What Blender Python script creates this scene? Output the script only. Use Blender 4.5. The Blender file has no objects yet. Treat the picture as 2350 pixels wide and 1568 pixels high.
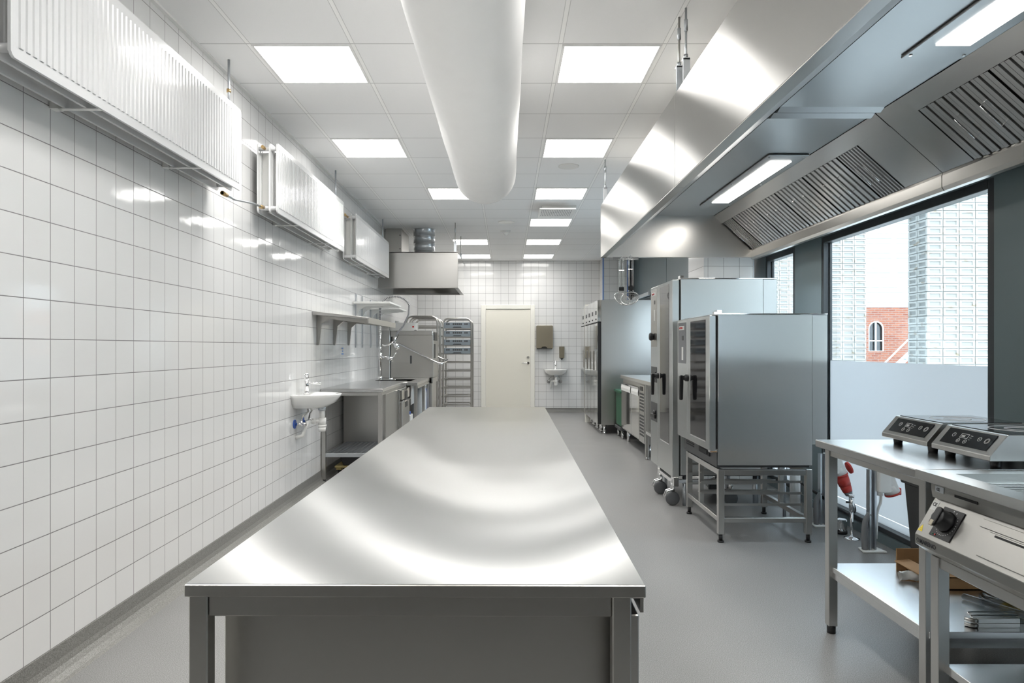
import bpy, bmesh, math, random
from mathutils import Vector, Matrix
random.seed(7)
S = bpy.context.scene
COL = S.collection
PI = math.pi

# ------------------------------------------------------------------ camera
CZ = 1.30
cd = bpy.data.cameras.new('camera'); cam = bpy.data.objects.new('camera', cd); COL.objects.link(cam)
cam.location = (0, 0, CZ); cam.rotation_euler = (PI/2, 0, 0)
cd.sensor_fit = 'HORIZONTAL'; cd.sensor_width = 36; cd.lens = 1595*36/2350
cd.shift_x = 13/2350; cd.shift_y = 14/2350
cd.clip_start = 0.02; cd.clip_end = 200
S.camera = cam
# ------------------------------------------------------------------ world, exposure
PANEL_L = 4.2; PANEL_W = 4.0; HOOD_L = 5.5; SKY = 2.9; SUN = 0.9
S.view_settings.view_transform = 'Standard'; S.view_settings.look = 'None'
S.view_settings.exposure = 1.50; S.view_settings.gamma = 1.0
S.view_settings.use_curve_mapping = False
w = bpy.data.worlds.new('world'); S.world = w; w.use_nodes = True
bg = w.node_tree.nodes['Background']; bg.inputs[0].default_value = (0.74, 0.87, 1.0, 1); bg.inputs[1].default_value = SKY
sd = bpy.data.lights.new('sun', 'SUN'); sun = bpy.data.objects.new('sun', sd); COL.objects.link(sun)
sd.energy = SUN; sd.angle = 0.35; sd.color = (1, 0.97, 0.92)
sun.rotation_euler = (math.radians(50), 0, 0)      # travels towards +y and down, along the facade
S.cycles.max_bounces = 14; S.cycles.diffuse_bounces = 8; S.cycles.glossy_bounces = 8
S.cycles.transparent_max_bounces = 12; S.cycles.sample_clamp_indirect = 8
S.cycles.caustics_reflective = True; S.cycles.caustics_refractive = False; S.cycles.blur_glossy = 0.6

# ------------------------------------------------------------------ materials
def newmat(name):
    m = bpy.data.materials.new(name); m.use_nodes = True
    nt = m.node_tree; b = nt.nodes['Principled BSDF']
    return m, nt, b
def rgb(*c): return (c[0], c[1], c[2], 1)
def plain(name, col, rough=0.5, metal=0.0, spec=0.5, coat=0.0, var=0.04, scale=40):
    m, nt, b = newmat(name)
    N = nt.nodes.new; L = nt.links.new
    tc = N('ShaderNodeTexCoord'); no = N('ShaderNodeTexNoise'); no.inputs['Scale'].default_value = scale
    no.inputs['Detail'].default_value = 4
    L(tc.outputs['Object'], no.inputs['Vector'])
    mx = N('ShaderNodeMix'); mx.data_type = 'RGBA'
    mx.inputs[6].default_value = rgb(*[c*(1-var) for c in col]); mx.inputs[7].default_value = rgb(*[min(1, c*(1+var)) for c in col])
    L(no.outputs['Fac'], mx.inputs[0]); L(mx.outputs[2], b.inputs['Base Color'])
    b.inputs['Roughness'].default_value = rough; b.inputs['Metallic'].default_value = metal
    b.inputs['Specular IOR Level'].default_value = spec; b.inputs['Coat Weight'].default_value = coat
    return m
def steel(name, col=(0.62, 0.615, 0.60), rough=0.26, wave=0.0, wscale=1.5, brush=(1, 1, 60), aniso=0.0, rv=0.006, stretch=(1, 1, 1), tan=None):
    m, nt, b = newmat(name)
    N = nt.nodes.new; L = nt.links.new
    b.inputs['Metallic'].default_value = 1.0
    tc = N('ShaderNodeTexCoord'); mp = N('ShaderNodeMapping'); mp.inputs['Scale'].default_value = brush
    L(tc.outputs['Object'], mp.inputs['Vector'])
    no = N('ShaderNodeTexNoise'); no.inputs['Scale'].default_value = 9; no.inputs['Detail'].default_value = 5
    L(mp.outputs[0], no.inputs['Vector'])
    mr = N('ShaderNodeMapRange'); mr.inputs[3].default_value = rough-rv; mr.inputs[4].default_value = rough+rv
    L(no.outputs['Fac'], mr.inputs[0]); L(mr.outputs[0], b.inputs['Roughness'])
    mx = N('ShaderNodeMix'); mx.data_type = 'RGBA'
    mx.inputs[6].default_value = rgb(*[c*0.994 for c in col]); mx.inputs[7].default_value = rgb(*[min(1, c*1.006) for c in col])
    L(no.outputs['Fac'], mx.inputs[0]); L(mx.outputs[2], b.inputs['Base Color'])
    b.inputs['Anisotropic'].default_value = aniso
    if tan:
        cx = N('ShaderNodeCombineXYZ')
        for i in range(3): cx.inputs[i].default_value = tan[i]
        L(cx.outputs[0], b.inputs['Tangent'])
    if wave > 0:
        n2 = N('ShaderNodeTexNoise'); n2.inputs['Scale'].default_value = wscale; n2.inputs['Detail'].default_value = 0.5
        m2 = N('ShaderNodeMapping'); m2.inputs['Scale'].default_value = stretch
        L(tc.outputs['Object'], m2.inputs['Vector']); L(m2.outputs[0], n2.inputs['Vector'])
        bp = N('ShaderNodeBump'); bp.inputs['Strength'].default_value = 1.0; bp.inputs['Distance'].default_value = wave
        L(n2.outputs['Fac'], bp.inputs['Height']); L(bp.outputs[0], b.inputs['Normal'])
    return m
def fan_steel(name, col, along, across, tan, wave, wscale):
    """brushed sheet: sharp along the brushing direction tan, fanned out across it"""
    m, nt, b = newmat(name); nt.nodes.remove(b)
    N = nt.nodes.new; L = nt.links.new
    tc = N('ShaderNodeTexCoord'); n2 = N('ShaderNodeTexNoise'); n2.inputs['Scale'].default_value = wscale; n2.inputs['Detail'].default_value = 0.5
    L(tc.outputs['Object'], n2.inputs['Vector'])
    bp = N('ShaderNodeBump'); bp.inputs['Strength'].default_value = 1.0; bp.inputs['Distance'].default_value = wave
    L(n2.outputs['Fac'], bp.inputs['Height'])
    g = N('ShaderNodeBsdfAnisotropic'); g.inputs['Color'].default_value = rgb(*col)
    g.inputs['Roughness'].default_value = (along*across)**.25; g.inputs['Anisotropy'].default_value = 1-(along/across)**.5
    cx = N('ShaderNodeCombineXYZ')
    for i in range(3): cx.inputs[i].default_value = tan[i]
    L(cx.outputs[0], g.inputs['Tangent']); L(bp.outputs[0], g.inputs['Normal'])
    L(g.outputs[0], nt.nodes['Material Output'].inputs[0])
    return m
def tiles(name, ax, pu, pv, pitch=0.152, joint=0.0034, col=(0.73, 0.73, 0.725), grout=(0.21, 0.20, 0.205), tilt=0.010):
    """glazed square tiles; ax is the horizontal axis (0 x, 1 y); pu, pv the joint phases"""
    m, nt, b = newmat(name)
    N = nt.nodes.new; L = nt.links.new
    tc = N('ShaderNodeTexCoord'); sp = N('ShaderNodeSeparateXYZ'); L(tc.outputs['Object'], sp.inputs[0])
    def math_(op, a, bb=None, c=None):
        n = N('ShaderNodeMath'); n.operation = op
        for i, v in enumerate((a, bb, c)):
            if v is None: continue
            if isinstance(v, (int, float)): n.inputs[i].default_value = v
            else: L(v, n.inputs[i])
        return n.outputs[0]
    u = math_('DIVIDE', math_('SUBTRACT', sp.outputs[ax], pu), pitch)
    v = math_('DIVIDE', math_('SUBTRACT', sp.outputs[2], pv), pitch)
    fu = math_('FRACT', u); fv = math_('FRACT', v)
    du = math_('MINIMUM', fu, math_('SUBTRACT', 1.0, fu)); dv = math_('MINIMUM', fv, math_('SUBTRACT', 1.0, fv))
    d = math_('MINIMUM', du, dv)
    hw = joint/2/pitch
    mask = math_('SMOOTH_MIN', 1.0, math_('MULTIPLY', math_('MAXIMUM', math_('SUBTRACT', d, hw*0.7), 0.0), 1/(hw*0.6)), 0.05)
    cmb = N('ShaderNodeCombineXYZ'); L(math_('FLOOR', u), cmb.inputs[0]); L(math_('FLOOR', v), cmb.inputs[1])
    wn = N('ShaderNodeTexWhiteNoise'); wn.noise_dimensions = '3D'; L(cmb.outputs[0], wn.inputs['Vector'])
    vs = N('ShaderNodeVectorMath'); vs.operation = 'SUBTRACT'; L(wn.outputs['Color'], vs.inputs[0]); vs.inputs[1].default_value = (.5, .5, .5)
    vm = N('ShaderNodeVectorMath'); vm.operation = 'SCALE'; L(vs.outputs[0], vm.inputs[0]); vm.inputs[3].default_value = tilt
    # gentle glaze ripple
    no = N('ShaderNodeTexNoise'); no.inputs['Scale'].default_value = 22; no.inputs['Detail'].default_value = 1; L(tc.outputs['Object'], no.inputs['Vector'])
    hm = math_('ADD', math_('MULTIPLY', no.outputs['Fac'], 0.35), math_('MULTIPLY', mask, 1.0))
    bp = N('ShaderNodeBump'); bp.inputs['Strength'].default_value = 1.0; bp.inputs['Distance'].default_value = 0.0005
    L(hm, bp.inputs['Height'])
    va = N('ShaderNodeVectorMath'); va.operation = 'ADD'; L(bp.outputs[0], va.inputs[0]); L(vm.outputs[0], va.inputs[1])
    vn = N('ShaderNodeVectorMath'); vn.operation = 'NORMALIZE'; L(va.outputs[0], vn.inputs[0]); L(vn.outputs[0], b.inputs['Normal'])
    mx = N('ShaderNodeMix'); mx.data_type = 'RGBA'; mx.inputs[6].default_value = rgb(*grout)
    tv = N('ShaderNodeMix'); tv.data_type = 'RGBA'; tv.inputs[6].default_value = rgb(*[c*0.975 for c in col]); tv.inputs[7].default_value = rgb(*col)
    L(wn.outputs['Value'], tv.inputs[0]); L(tv.outputs[2], mx.inputs[7]); L(mask, mx.inputs[0]); L(mx.outputs[2], b.inputs['Base Color'])
    rm = N('ShaderNodeMapRange'); rm.inputs[3].default_value = 0.8; rm.inputs[4].default_value = 0.07; L(mask, rm.inputs[0]); L(rm.outputs[0], b.inputs['Roughness'])
    return m
def emit(name, col, s):
    m, nt, b = newmat(name)
    b.inputs['Base Color'].default_value = rgb(0.9, 0.9, 0.9)
    b.inputs['Emission Color'].default_value = rgb(*col); b.inputs['Emission Strength'].default_value = s
    return m
def glass(name, tint=(0.93, 0.96, 0.96), rough=0.0):
    m, nt, b = newmat(name); nt.nodes.remove(b)
    N = nt.nodes.new; L = nt.links.new
    t = N('ShaderNodeBsdfTransparent'); t.inputs[0].default_value = rgb(*tint)
    g = N('ShaderNodeBsdfGlossy'); g.inputs['Roughness'].default_value = rough
    f = N('ShaderNodeFresnel'); ge = N('ShaderNodeNewGeometry'); mr = N('ShaderNodeMapRange'); mr.inputs[3].default_value = 1.45; mr.inputs[4].default_value = 1/1.45; L(ge.outputs['Backfacing'], mr.inputs[0]); L(mr.outputs[0], f.inputs[0])
    mx = N('ShaderNodeMixShader'); L(f.outputs[0], mx.inputs[0]); L(t.outputs[0], mx.inputs[1]); L(g.outputs[0], mx.inputs[2])
    L(mx.outputs[0], nt.nodes['Material Output'].inputs[0])
    return m
def frosted(name):
    m, nt, b = newmat(name); nt.nodes.remove(b)
    N = nt.nodes.new; L = nt.links.new
    t = N('ShaderNodeBsdfTranslucent'); t.inputs[0].default_value = rgb(0.64, 0.63, 0.625)
    d = N('ShaderNodeBsdfDiffuse'); d.inputs[0].default_value = rgb(0.60, 0.65, 0.72)
    mx = N('ShaderNodeMixShader'); mx.inputs[0].default_value = 0.3
    L(t.outputs[0], mx.inputs[1]); L(d.outputs[0], mx.inputs[2]); L(mx.outputs[0], nt.nodes['Material Output'].inputs[0])
    return m
def speckle(name, c0, c1, scale, rough, bump=0.00012):
    m, nt, b = newmat(name)
    N = nt.nodes.new; L = nt.links.new
    tc = N('ShaderNodeTexCoord'); no = N('ShaderNodeTexNoise'); no.inputs['Scale'].default_value = scale; no.inputs['Detail'].default_value = 3
    L(tc.outputs['Object'], no.inputs['Vector'])
    cr = N('ShaderNodeValToRGB'); cr.color_ramp.elements[0].position = 0.36; cr.color_ramp.elements[1].position = 0.66
    cr.color_ramp.elements[0].color = rgb(*c0); cr.color_ramp.elements[1].color = rgb(*c1); L(no.outputs['Fac'], cr.inputs[0])
    n2 = N('ShaderNodeTexNoise'); n2.inputs['Scale'].default_value = 2.2; n2.inputs['Detail'].default_value = 4; L(tc.outputs['Object'], n2.inputs['Vector'])
    mr = N('ShaderNodeMapRange'); mr.inputs[3].default_value = 0.88; mr.inputs[4].default_value = 1.12; L(n2.outputs['Fac'], mr.inputs[0])
    mm = N('ShaderNodeVectorMath'); mm.operation = 'SCALE'; L(cr.outputs[0], mm.inputs[0]); L(mr.outputs[0], mm.inputs[3]); L(mm.outputs[0], b.inputs['Base Color'])
    r2 = N('ShaderNodeMapRange'); r2.inputs[3].default_value = rough-0.07; r2.inputs[4].default_value = rough+0.08; L(n2.outputs['Fac'], r2.inputs[0]); L(r2.outputs[0], b.inputs['Roughness'])
    bp = N('ShaderNodeBump'); bp.inputs['Strength'].default_value = 0.6; bp.inputs['Distance'].default_value = bump
    L(no.outputs['Fac'], bp.inputs['Height']); L(bp.outputs[0], b.inputs['Normal'])
    return m
def ceiling_mat(x0, y0, pitch=0.6):
    m, nt, b = newmat('ceiling_tiles')
    N = nt.nodes.new; L = nt.links.new
    tc = N('ShaderNodeTexCoord'); sp = N('ShaderNodeSeparateXYZ'); L(tc.outputs['Object'], sp.inputs[0])
    def math_(op, a, bb=None):
        n = N('ShaderNodeMath'); n.operation = op
        for i, v in enumerate((a, bb)):
            if v is None: continue
            if isinstance(v, (int, float)): n.inputs[i].default_value = v
            else: L(v, n.inputs[i])
        return n.outputs[0]
    ds = []
    for k, ph in ((0, x0), (1, y0)):
        f = math_('FRACT', math_('DIVIDE', math_('SUBTRACT', sp.outputs[k], ph), pitch))
        ds.append(math_('MULTIPLY', math_('MINIMUM', f, math_('SUBTRACT', 1.0, f)), pitch))
    seam_x = math_('LESS_THAN', math_('ABSOLUTE', math_('SUBTRACT', ds[0], 0.0125)), 0.0018)
    seam_y = math_('LESS_THAN', math_('ABSOLUTE', math_('SUBTRACT', ds[1], 0.0035)), 0.0028)
    seam_shade = math_('MAXIMUM', seam_x, seam_y)
    bar = math_('LESS_THAN', ds[0], 0.0125)
    no = N('ShaderNodeTexNoise'); no.inputs['Scale'].default_value = 180; no.inputs['Detail'].default_value = 3; L(tc.outputs['Object'], no.inputs['Vector'])
    base = N('ShaderNodeMix'); base.data_type = 'RGBA'; base.inputs[6].default_value = rgb(.88, .88, .88); base.inputs[7].default_value = rgb(.91, .91, .91); L(no.outputs['Fac'], base.inputs[0])
    m1 = N('ShaderNodeMix'); m1.data_type = 'RGBA'; L(bar, m1.inputs[0]); L(base.outputs[2], m1.inputs[6]); m1.inputs[7].default_value = rgb(.98, .98, .97)  # paler bar colour stands for its semi-gloss sheen
    m2 = N('ShaderNodeMix'); m2.data_type = 'RGBA'; L(seam_shade, m2.inputs[0]); L(m1.outputs[2], m2.inputs[6]); m2.inputs[7].default_value = rgb(.62, .62, .62)  # grey lines paint the thin shadows beside bars and rows
    L(m2.outputs[2], b.inputs['Base Color']); b.inputs['Roughness'].default_value = 0.75
    return m
def brickmat(name, c1, c2, mortar, w=0.24, h=0.075, ax='XZ'):
    m, nt, b = newmat(name)
    N = nt.nodes.new; L = nt.links.new
    tc = N('ShaderNodeTexCoord'); sp = N('ShaderNodeSeparateXYZ'); L(tc.outputs['Object'], sp.inputs[0])
    cb = N('ShaderNodeCombineXYZ'); L(sp.outputs[0], cb.inputs[0]); L(sp.outputs[2], cb.inputs[1])
    br = N('ShaderNodeTexBrick'); L(cb.outputs[0], br.inputs['Vector']); br.inputs['Scale'].default_value = 1
    br.inputs['Brick Width'].default_value = w; br.inputs['Row Height'].default_value = h; br.inputs['Mortar Size'].default_value = 0.008
    br.inputs['Color1'].default_value = rgb(*c1); br.inputs['Color2'].default_value = rgb(*c2); br.inputs['Mortar'].default_value = rgb(*mortar)
    L(br.outputs['Color'], b.inputs['Base Color']); b.inputs['Roughness'].default_value = 0.85
    return m
def stained_brick():
    m, nt, b = newmat('white_brick')
    N = nt.nodes.new; L = nt.links.new
    tc = N('ShaderNodeTexCoord'); no = N('ShaderNodeTexNoise'); no.inputs['Scale'].default_value = 5; no.inputs['Detail'].default_value = 6
    mp = N('ShaderNodeMapping'); mp.inputs['Scale'].default_value = (1, 1, 2); L(tc.outputs['Object'], mp.inputs[0]); L(mp.outputs[0], no.inputs['Vector'])
    cr = N('ShaderNodeValToRGB'); e = cr.color_ramp.elements
    e[0].position = 0.30; e[0].color = rgb(.24, .19, .13); e[1].position = 0.42; e[1].color = rgb(.40, .39, .365)
    L(no.outputs['Fac'], cr.inputs[0]); L(cr.outputs[0], b.inputs['Base Color']); b.inputs['Roughness'].default_value = 0.8
    return m

M = dict(
 tile_l=tiles('tile_left', 1, 2.569, 1.3325), tile_b=tiles('tile_back', 0, 0.649, 2.847), tile_s=tiles('tile_stub', 0, 1.95, 2.847), tile_ss=tiles('tile_stub_side', 1, 0.05, 2.847),
 floor=speckle('floor_vinyl', (.145, .144, .14), (.305, .303, .298), 260, 0.36), cove=speckle('cove_vinyl', (.13, .128, .118), (.27, .265, .25), 260, 0.34),
 ceil=ceiling_mat(-0.287, 5.80), white=plain('white_paint', (.80, .80, .78), .32, coat=.2, var=.01), radw=plain('radiator_enamel', (.65, .655, .66), .20, coat=.3, var=.01),
 cream=plain('door_cream', (.76, .74, .66), .38, var=.015), frame_w=plain('frame_cream', (.80, .79, .73), .38, var=.015),
 panel=plain('light_lens_frame', (.85, .85, .84), .4, var=.01), lamp=emit('panel_diffuser', (1, .98, .945), PANEL_L), hoodlamp=emit('hood_diffuser', (1, .965, .91), HOOD_L),
 top=fan_steel('worktop_steel', (.80, .80, .79), .014, .42, (0, 1, 0), .0034, 1.7), top2=steel('table_steel', (.66, .66, .655), .24, wave=.0012, wscale=1.6, brush=(60, 1, 1), rv=.008),
 ss=steel('steel_brushed', (.55, .54, .52), .28, wave=.0008, wscale=2), ssd=steel('steel_dull', (.50, .49, .465), .34, wave=.0006, wscale=2),
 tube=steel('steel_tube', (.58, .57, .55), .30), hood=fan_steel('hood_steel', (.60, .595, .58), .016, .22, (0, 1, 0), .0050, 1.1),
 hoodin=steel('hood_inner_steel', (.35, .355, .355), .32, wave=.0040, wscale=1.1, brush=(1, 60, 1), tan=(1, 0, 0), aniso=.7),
 ssm=steel('steel_matt', (.40, .392, .37), .33, wave=.0004, wscale=2),
 oven=fan_steel('oven_steel', (.76, .765, .75), .022, .35, (0, 0, 1), .0030, 1.5), mirror=steel('steel_polished', (.70, .69, .66), .07, wave=.0003, wscale=2, rv=.02),
 chrome=steel('chrome', (.80, .80, .80), .06, rv=.02), galv=steel('galvanised', (.60, .63, .66), .30, brush=(1, 60, 1)), bronze=steel('bronze_steel', (.40, .36, .28), .28),
 panelgrey=plain('grey_green_panel', (.132, .172, .182), .30, coat=.2, var=.03, scale=3), anth=plain('anthracite_frame', (.030, .034, .037), .35, var=.05),
 glass=glass('window_glass'), ovenglass=glass('oven_glass', (.30, .31, .30)), clear=glass('clear_plastic', (.62, .64, .65), .05), frost=frosted('frosted_film'),
 black=plain('black_plastic', (.014, .014, .015), .38), dark=plain('dark_grey_plastic', (.045, .047, .05), .42), blackglass=plain('black_glass', (.008, .008, .009), .10, coat=.5),
 palewall=plain('pale_facade', (.66, .65, .62), .85, scale=4, var=.12),
 ovendark=plain('oven_door_glass', (.006, .006, .007), .05, spec=.35),
 grey=plain('grey_plastic', (.20, .205, .215), .5), basket=plain('blue_grey_plastic', (.19, .225, .255), .5), duct=plain('duct_fabric', (.86, .855, .845), .7, var=.02, scale=8),
 ceramic=plain('white_ceramic', (.86, .86, .84), .10, coat=.5, var=.005), whitep=plain('white_plastic', (.80, .80, .78), .35, var=.01), greyw=plain('light_grey_plastic', (.55, .58, .60), .4),
 red=plain('red_plastic', (.52, .04, .03), .38), blue=plain('blue_plastic', (.03, .10, .42), .4), bluet=plain('blue_tape', (.16, .27, .55), .5), green=plain('green_plastic', (.01, .10, .045), .4),
 yellow=plain('yellow_plastic', (.72, .52, .06), .4), card=plain('cardboard', (.42, .25, .12), .8, var=.08), wood=plain('dolly_wood', (.45, .36, .15), .6, var=.1), brass=steel('brass', (.55, .38, .18), .3),
 ink=plain('ink', (.03, .03, .035), .5), inkw=plain('white_print', (.7, .7, .7), .5), inkr=plain('red_print', (.6, .03, .03), .5), hole=plain('dark_cavity', (.012, .012, .013), .7), rubber=plain('rubber', (.10, .105, .11), .55),
 brick=stained_brick(), mortar=plain('mortar', (.30, .295, .28), .9), redbrick=brickmat('red_brick', (.17, .05, .028), (.23, .08, .042), (.20, .16, .14)), siding=plain('pale_siding', (.46, .47, .47), .7, var=.02), ground=plain('paving', (.6, .6, .59), .9),
 shadewall=plain('shade_wall', (.22, .23, .24), .8), backroom=plain('dim_rear_wall', (.07, .062, .048), .6, var=.1, scale=2), stripe=plain('yellow_sign', (.80, .62, .02), .4),
)

# ------------------------------------------------------------------ mesh builder
class MB:
    def __init__(s): s.bm = bmesh.new()
    def box(s, x0, x1, y0, y1, z0, z1, b=0.0, seg=1):
        vs = [s.bm.verts.new(p) for p in ((x0,y0,z0),(x1,y0,z0),(x1,y1,z0),(x0,y1,z0),(x0,y0,z1),(x1,y0,z1),(x1,y1,z1),(x0,y1,z1))]
        fs = [s.bm.faces.new([vs[i] for i in f]) for f in ((3,2,1,0),(4,5,6,7),(0,1,5,4),(1,2,6,5),(2,3,7,6),(3,0,4,7))]
        if b > 0:
            es = list({e for f in fs for e in f.edges})
            bmesh.ops.bevel(s.bm, geom=es, offset=b, segments=seg, profile=0.5, affect='EDGES')
        return s
    def cyl(s, p0, p1, r, r2=None, n=16, cap=True):
        p0, p1 = Vector(p0), Vector(p1); d = p1-p0
        q = d.to_track_quat('Z', 'Y').to_matrix(); r2 = r if r2 is None else r2
        A = [s.bm.verts.new(p0+q@Vector((r*math.cos(2*PI*i/n), r*math.sin(2*PI*i/n), 0))) for i in range(n)]
        B = [s.bm.verts.new(p1+q@Vector((r2*math.cos(2*PI*i/n), r2*math.sin(2*PI*i/n), 0))) for i in range(n)]
        for i in range(n):
            f = s.bm.faces.new((A[i], A[(i+1)%n], B[(i+1)%n], B[i])); f.smooth = True
        if cap: s.bm.faces.new(A[::-1]); s.bm.faces.new(B)
        return s
    def tube(s, pts, r, n=8, closed=False, square=False):
        pts = [Vector(p) for p in pts]; m = len(pts); rings = []
        up = None
        for i, p in enumerate(pts):
            if closed: t = (pts[(i+1)%m]-pts[i-1]).normalized()
            else: t = (pts[min(i+1, m-1)]-pts[max(i-1, 0)]).normalized()
            if up is None:
                up = Vector((0,0,1)) if abs(t.z) < .9 else Vector((1,0,0))
            up = (up-t*up.dot(t))
            if up.length < 1e-5: up = t.orthogonal()
            up.normalize(); sd_ = t.cross(up)
            off = PI/4 if square else 0
            rings.append([s.bm.verts.new(p+up*r*math.cos(2*PI*k/n+off)+sd_*r*math.sin(2*PI*k/n+off)) for k in range(n)])
        for i in range(m if closed else m-1):
            A, B = rings[i], rings[(i+1)%m]
            for k in range(n):
                f = s.bm.faces.new((A[k], A[(k+1)%n], B[(k+1)%n], B[k])); f.smooth = not square
        if not closed: s.bm.faces.new(rings[0][::-1]); s.bm.faces.new(rings[-1])
        return s
    def bar(s, pts, w): return s.tube(pts, w/math.sqrt(2), n=4, square=True)
    def prism(s, poly, axis, a0, a1, b=0.0):
        def P(u, v, a): return {'x': (a,u,v), 'y': (u,a,v), 'z': (u,v,a)}[axis]
        A = [s.bm.verts.new(P(u,v,a0)) for u, v in poly]; B = [s.bm.verts.new(P(u,v,a1)) for u, v in poly]
        n = len(poly); fs = [s.bm.faces.new(A[::-1]), s.bm.faces.new(B)]
        for i in range(n): fs.append(s.bm.faces.new((A[i], A[(i+1)%n], B[(i+1)%n], B[i])))
        if b > 0:
            bmesh.ops.bevel(s.bm, geom=list({e for f in fs for e in f.edges}), offset=b, segments=1, affect='EDGES')
        return s
    def strip(s, line, axis, a0, a1):
        """open sheet: polyline extruded"""
        def P(u, v, a): return {'x': (a,u,v), 'y': (u,a,v), 'z': (u,v,a)}[axis]
        A = [s.bm.verts.new(P(u,v,a0)) for u, v in line]; B = [s.bm.verts.new(P(u,v,a1)) for u, v in line]
        for i in range(len(line)-1): s.bm.faces.new((A[i], A[i+1], B[i+1], B[i]))
        return s
    def poly(s, pts): s.bm.faces.new([s.bm.verts.new(p) for p in pts]); return s
    def lathe(s, prof, c, n=24, axis='z', sy=1.0):
        c = Vector(c); rings = []
        for r, h in prof:
            ring = []
            for k in range(n):
                a = 2*PI*k/n; x, y = r*math.cos(a), r*math.sin(a)*sy
                v = {'z': (x,y,h), 'x': (h,x,y), 'y': (x,h,y)}[axis]
                ring.append(s.bm.verts.new(c+Vector(v)))
            rings.append(ring)
        for A, B in zip(rings, rings[1:]):
            for k in range(n):
                f = s.bm.faces.new((A[k], A[(k+1)%n], B[(k+1)%n], B[k])); f.smooth = True
        if prof[0][0] > 1e-4: s.bm.faces.new(rings[0][::-1])
        if prof[-1][0] > 1e-4: s.bm.faces.new(rings[-1])
        return s
    def ball(s, c, r, sc=(1,1,1), n=16):
        m = Matrix.Translation(c) @ Matrix.Diagonal((r*sc[0], r*sc[1], r*sc[2], 1))
        for f in {f for v in bmesh.ops.create_uvsphere(s.bm, u_segments=n, v_segments=n//2, radius=1, matrix=m)['verts'] for f in v.link_faces}: f.smooth = True
        return s
    def rot(s, M4):
        bmesh.ops.transform(s.bm, matrix=M4, verts=s.bm.verts); return s
def rr(x0, x1, y0, y1, r, n=5):
    """rounded rectangle polygon"""
    out = []
    for cx, cy, a in ((x1-r,y1-r,0),(x0+r,y1-r,90),(x0+r,y0+r,180),(x1-r,y0+r,270)):
        for i in range(n+1):
            t = math.radians(a+90*i/n); out.append((cx+r*math.cos(t), cy+r*math.sin(t)))
    return out
def arc(cx, cy, r, a0, a1, n): return [(cx+r*math.cos(math.radians(a0+(a1-a0)*i/n)), cy+r*math.sin(math.radians(a0+(a1-a0)*i/n))) for i in range(n+1)]

ORI = {}
def link(name, mb, mat, loc=(0,0,0), clean=True):
    bm = mb.bm
    bmesh.ops.remove_doubles(bm, verts=bm.verts, dist=1e-6)
    bmesh.ops.recalc_face_normals(bm, faces=bm.faces)
    bmesh.ops.translate(bm, verts=bm.verts, vec=-Vector(loc))
    me = bpy.data.meshes.new(name); bm.to_mesh(me); bm.free(); me.materials.append(mat)
    o = bpy.data.objects.new(name, me); COL.objects.link(o); return o
def tag(o, label, cat, group=None):
    o['label'] = label; o['category'] = cat
    if group: o['group'] = group
    return o
def thing(name, label, cat, loc=(0,0,0), group=None):
    o = bpy.data.objects.new(name, None); COL.objects.link(o); o.location = loc; o.empty_display_size = 0.05
    tag(o, label, cat, group); ORI[o.name] = Vector(loc); return o
def part(name, mb, mat, root, label=None):
    base = ORI[root.name]
    o = link(name, mb, mat, base); o.parent = root; ORI[o.name] = base
    if label: o['label'] = label
    return o
def solo(name, mb, mat, label, cat, loc=(0,0,0), group=None):
    o = link(name, mb, mat, loc); o.location = loc; ORI[o.name] = Vector(loc)
    return tag(o, label, cat, group)
def struct(name, mb, mat, label=None):
    o = link(name, mb, mat); o['kind'] = 'structure'; ORI[o.name] = Vector((0,0,0))
    if label: o['label'] = label
    return o
def structroot(name, label=None):
    o = bpy.data.objects.new(name, None); COL.objects.link(o); o['kind'] = 'structure'; ORI[o.name] = Vector((0,0,0))
    if label: o['label'] = label
    return o
def copy_tree(o, offset, label=None, group=None, parent=None):
    c = o.copy(); COL.objects.link(c)
    if parent: c.parent = parent
    else:
        c.location = o.location+Vector(offset)
        if label: c['label'] = label
        if group: c['group'] = group
    for ch in [x for x in COL.objects if x.parent == o]: copy_tree(ch, offset, None, None, c)
    return c
def text_mesh(name, body, size, M4, mat, root, bold=0.0, depth=0.0004):
    cu = bpy.data.curves.new(name, 'FONT'); cu.body = body; cu.size = size; cu.extrude = depth; cu.offset = bold
    cu.align_x = 'LEFT'; cu.resolution_u = 3
    t = bpy.data.objects.new('tmp', cu); COL.objects.link(t)
    dg = bpy.context.evaluated_depsgraph_get(); me = bpy.data.meshes.new_from_object(t.evaluated_get(dg))
    bpy.data.objects.remove(t); bpy.data.curves.remove(cu)
    base = ORI[root.name]
    me.transform(Matrix.Translation(-base) @ M4); me.name = name; me.materials.clear(); me.materials.append(mat)
    o = bpy.data.objects.new(name, me); COL.objects.link(o); o.parent = root; ORI[o.name] = base; return o
def frame_m(origin, ex, ey):
    ex = Vector(ex).normalized(); ey = Vector(ey).normalized(); ez = ex.cross(ey)
    m = Matrix((ex, ey, ez)).transposed().to_4x4(); m.translation = Vector(origin); return m

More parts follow.
